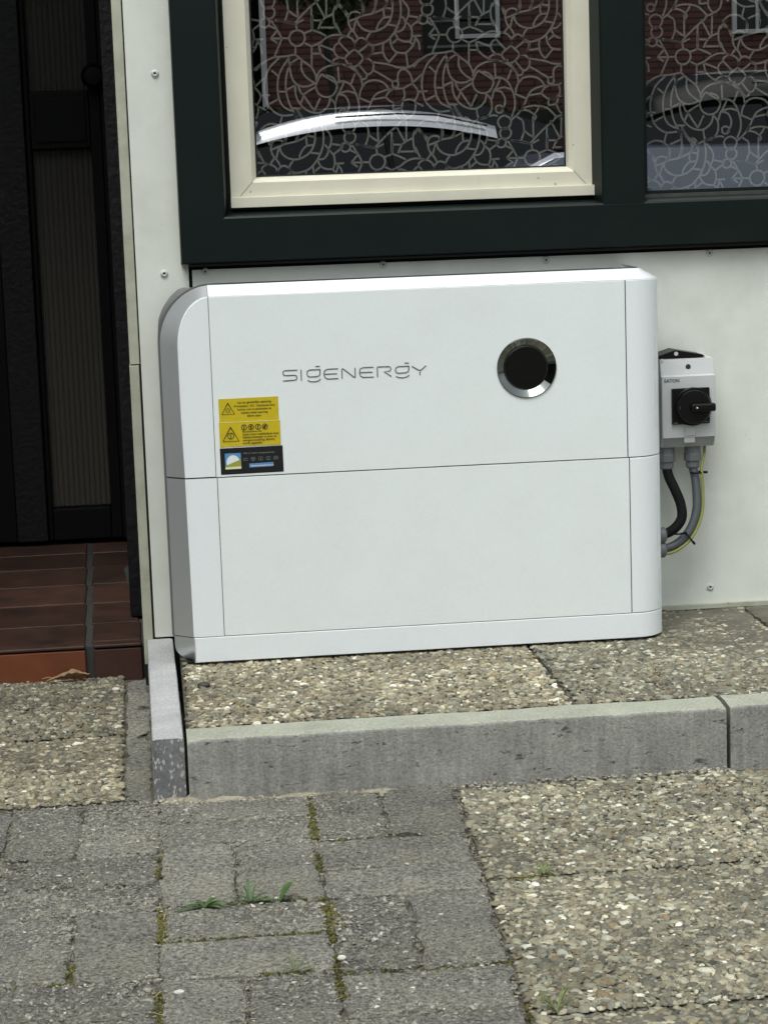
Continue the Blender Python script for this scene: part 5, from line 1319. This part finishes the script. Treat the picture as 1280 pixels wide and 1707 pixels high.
def car(x, yv, L_, H, body, label, cat='car', dark_refl_top=False, beltz=.92, roofx=(.16, .72)):
    """side-on car facing along X; origin on the road"""
    e_ = empty('parked_car', (x, yv, L0 - .004)); tag(e_, label, cat, 'cars parked in the street')
    W = .88
    mb = mat('car_paint', body, .20, metal=.15 if dark_refl_top else .45, coat=1.0); mtop = m_dpan if dark_refl_top else mb; mg = mat('car_glass', (.010, .012, .016), .05, spec=.6); mt = mat('tyre_rubber', (.02, .02, .02), .8); mrim = mat('alloy_rim', (.35, .35, .36), .3, metal=.9)
    # lower body: lofted along x
    st = [(0, .42, .80, .70), (.04, .28, beltz - .06, .84), (.20, .22, beltz, W), (.5, .20, beltz - .02, W), (.74, .20, beltz - .14, W), (.80, .2, .60, .87), (.95, .24, .52, .82), (1, .38, .46, .66)]
    b = bmesh.new(); rows = []
    for t, zl, zh, hw in st:
        X = t * L_; zm = (zl + zh) / 2
        pr = [(-hw * .92, zl), (-hw, zl + .12), (-hw * 1.0, zm), (-hw * .97, zh - .04), (-hw * .88, zh), (hw * .88, zh), (hw * .97, zh - .04), (hw, zm), (hw, zl + .12), (hw * .92, zl)]
        rows.append([b.verts.new((X, q[0], q[1])) for q in pr])
    for i in range(len(rows) - 1):
        for k in range(10): b.faces.new((rows[i][k], rows[i][(k + 1) % 10], rows[i + 1][(k + 1) % 10], rows[i + 1][k]))
    b.faces.new(rows[0]); b.faces.new(rows[-1][::-1]); bmesh.ops.recalc_face_normals(b, faces=b.faces)
    bmo('body', b, mb, e_, sharp=35)
    # glass house
    b = bmesh.new(); r0, r1 = roofx; prof = [(r0 - .11, beltz - .03, .80), (r0 - .04, beltz + (H - beltz) * .62, .72), (r0 + .04, H - .045, .66), ((r0 + r1) / 2, H - .02, .66), (r1 - .22, H - .045, .66), (r1 - .08, beltz + (H - beltz) * .62, .71), (r1 + .10, beltz - .10, .80)]
    top = []; bot = []
    for t, z, hw in prof:
        top.append((b.verts.new((t * L_, -hw, z)), b.verts.new((t * L_, hw, z)))); bot.append((b.verts.new((t * L_, -.82, beltz - .08)), b.verts.new((t * L_, .82, beltz - .08))))
    for i in range(len(prof) - 1):
        b.faces.new((top[i][0], top[i][1], top[i + 1][1], top[i + 1][0]))
        for s in (0, 1): b.faces.new((top[i][s], top[i + 1][s], bot[i + 1][s], bot[i][s]))
    bmesh.ops.recalc_face_normals(b, faces=b.faces); bmo('windows', b, mg, e_, sharp=25)
    # roof skin and pillars in body colour, or black painted for dark reflections
    b = bmesh.new(); n = 18; rows = []
    for i in range(n + 1):
        t = i / n; X = L_ * (r0 + .0 + (r1 - .20 - r0) * t); zc = H - .005 - .15 * abs(2 * t - 1) ** 2.2
        rows.append([b.verts.new((X, s * hw, zc + dz)) for s, hw, dz in ((-1, .83, -.215), (-1, .66, -.045), (-1, .45, .0), (1, .45, .0), (1, .66, -.045), (1, .83, -.215))])
    for i in range(n):
        for k in range(5): b.faces.new((rows[i][k], rows[i][k + 1], rows[i + 1][k + 1], rows[i + 1][k]))
    bmesh.ops.recalc_face_normals(b, faces=b.faces); rf = bmo('roof', b, mtop, e_, sharp=40)
    for s in (-1, 1):
        b = bmesh.new(); addtube(b, [(L_ * (r0 + .01), s * .73, H - .12), (L_ * (r0 - .025), s * .77, beltz + .22), (L_ * (r0 - .06), s * .83, beltz - .04)], [.055, .05, .07], 8); bmo('pillar', b, mtop, e_)
        b = bmesh.new(); addtube(b, [(L_ * (.5 * (r0 + r1) - .08), s * .70, H - .17), (L_ * (.5 * (r0 + r1) - .06), s * .81, beltz - .04)], [.02, .03], 6); bmo('pillar', b, m_dpan, e_)
        b = bmesh.new(); addtube(b, [(L_ * (r0 + .2), s * .76, H - .115), (L_ * (r0 + .34), s * .755, H - .10), (L_ * (r1 - .34), s * .755, H - .125), (L_ * (r1 - .22), s * .76, H - .24)], .009, 6); bmo('roof_rail', b, m_dpan, rf)
        for t in (.17, .81):
            wh = empty('wheel', (t * L_, s * .80, .32), e_)
            b = bmesh.new(); pr = [(.20, -.09), (.30, -.10), (.32, -.07), (.32, .07), (.30, .10), (.20, .09)]
            rings = []
            for q in pr: rings.append([b.verts.new((q[0] * math.cos(2 * math.pi * k / 24), q[1], q[0] * math.sin(2 * math.pi * k / 24))) for k in range(24)])
            for i in range(6):
                for k in range(24): b.faces.new((rings[i][k], rings[i][(k + 1) % 24], rings[(i + 1) % 6][(k + 1) % 24], rings[(i + 1) % 6][k]))
            bmesh.ops.recalc_face_normals(b, faces=b.faces); bmo('tyre', b, mt, wh)
            b = bmesh.new(); lathe(b, [(.205, -s * .0), (.20, -s * .06), (.05, -s * .075), (0, -s * .08)], (0, 0, 0), 'Y', 20); bmesh.ops.recalc_face_normals(b, faces=b.faces); bmo('rim', b, mrim, wh)
    for s in (-1, 1):
        b = bmesh.new(); addbox(b, L_ * .965, L_ * .995, s * .62 - .12, s * .62 + .12, .40, .48, .02, 2); bmo('headlight', b, m_wf, e_)
    return e_
car(.42, -18.9, 4.3, 1.45, (.80, .82, .86), 'silver hatchback in the street, mirrored in the left window pane', beltz=.80, roofx=(.150, .92))
car(3.1, -14.6, 4.5, 1.52, (.30, .35, .44), 'blue grey family car in the street, mirrored in the right window pane', dark_refl_top=True, beltz=.96, roofx=(.20, .80))

# added tall hedge, unseen at the left, to darken the cabinet's silver edge
th = empty('hedge', (-1.9, -1.9, L0)); tag(th, 'added tall dark hedge, out of view to the left, darkening the silver cabinet edge', 'hedge')
leafmass('foliage', 9000, lambda: (random.choice((-1, 1)) * random.uniform(.22, .32), random.uniform(-1.75, 1.7), random.uniform(0, 2.3)), .035, th)
box('twig_core', -.24, .24, -1.7, 1.68, 0, 2.25, m_dpan, th)
print('tris', sum(len(o.data.polygons) for o in bpy.data.objects if o.type == 'MESH'))
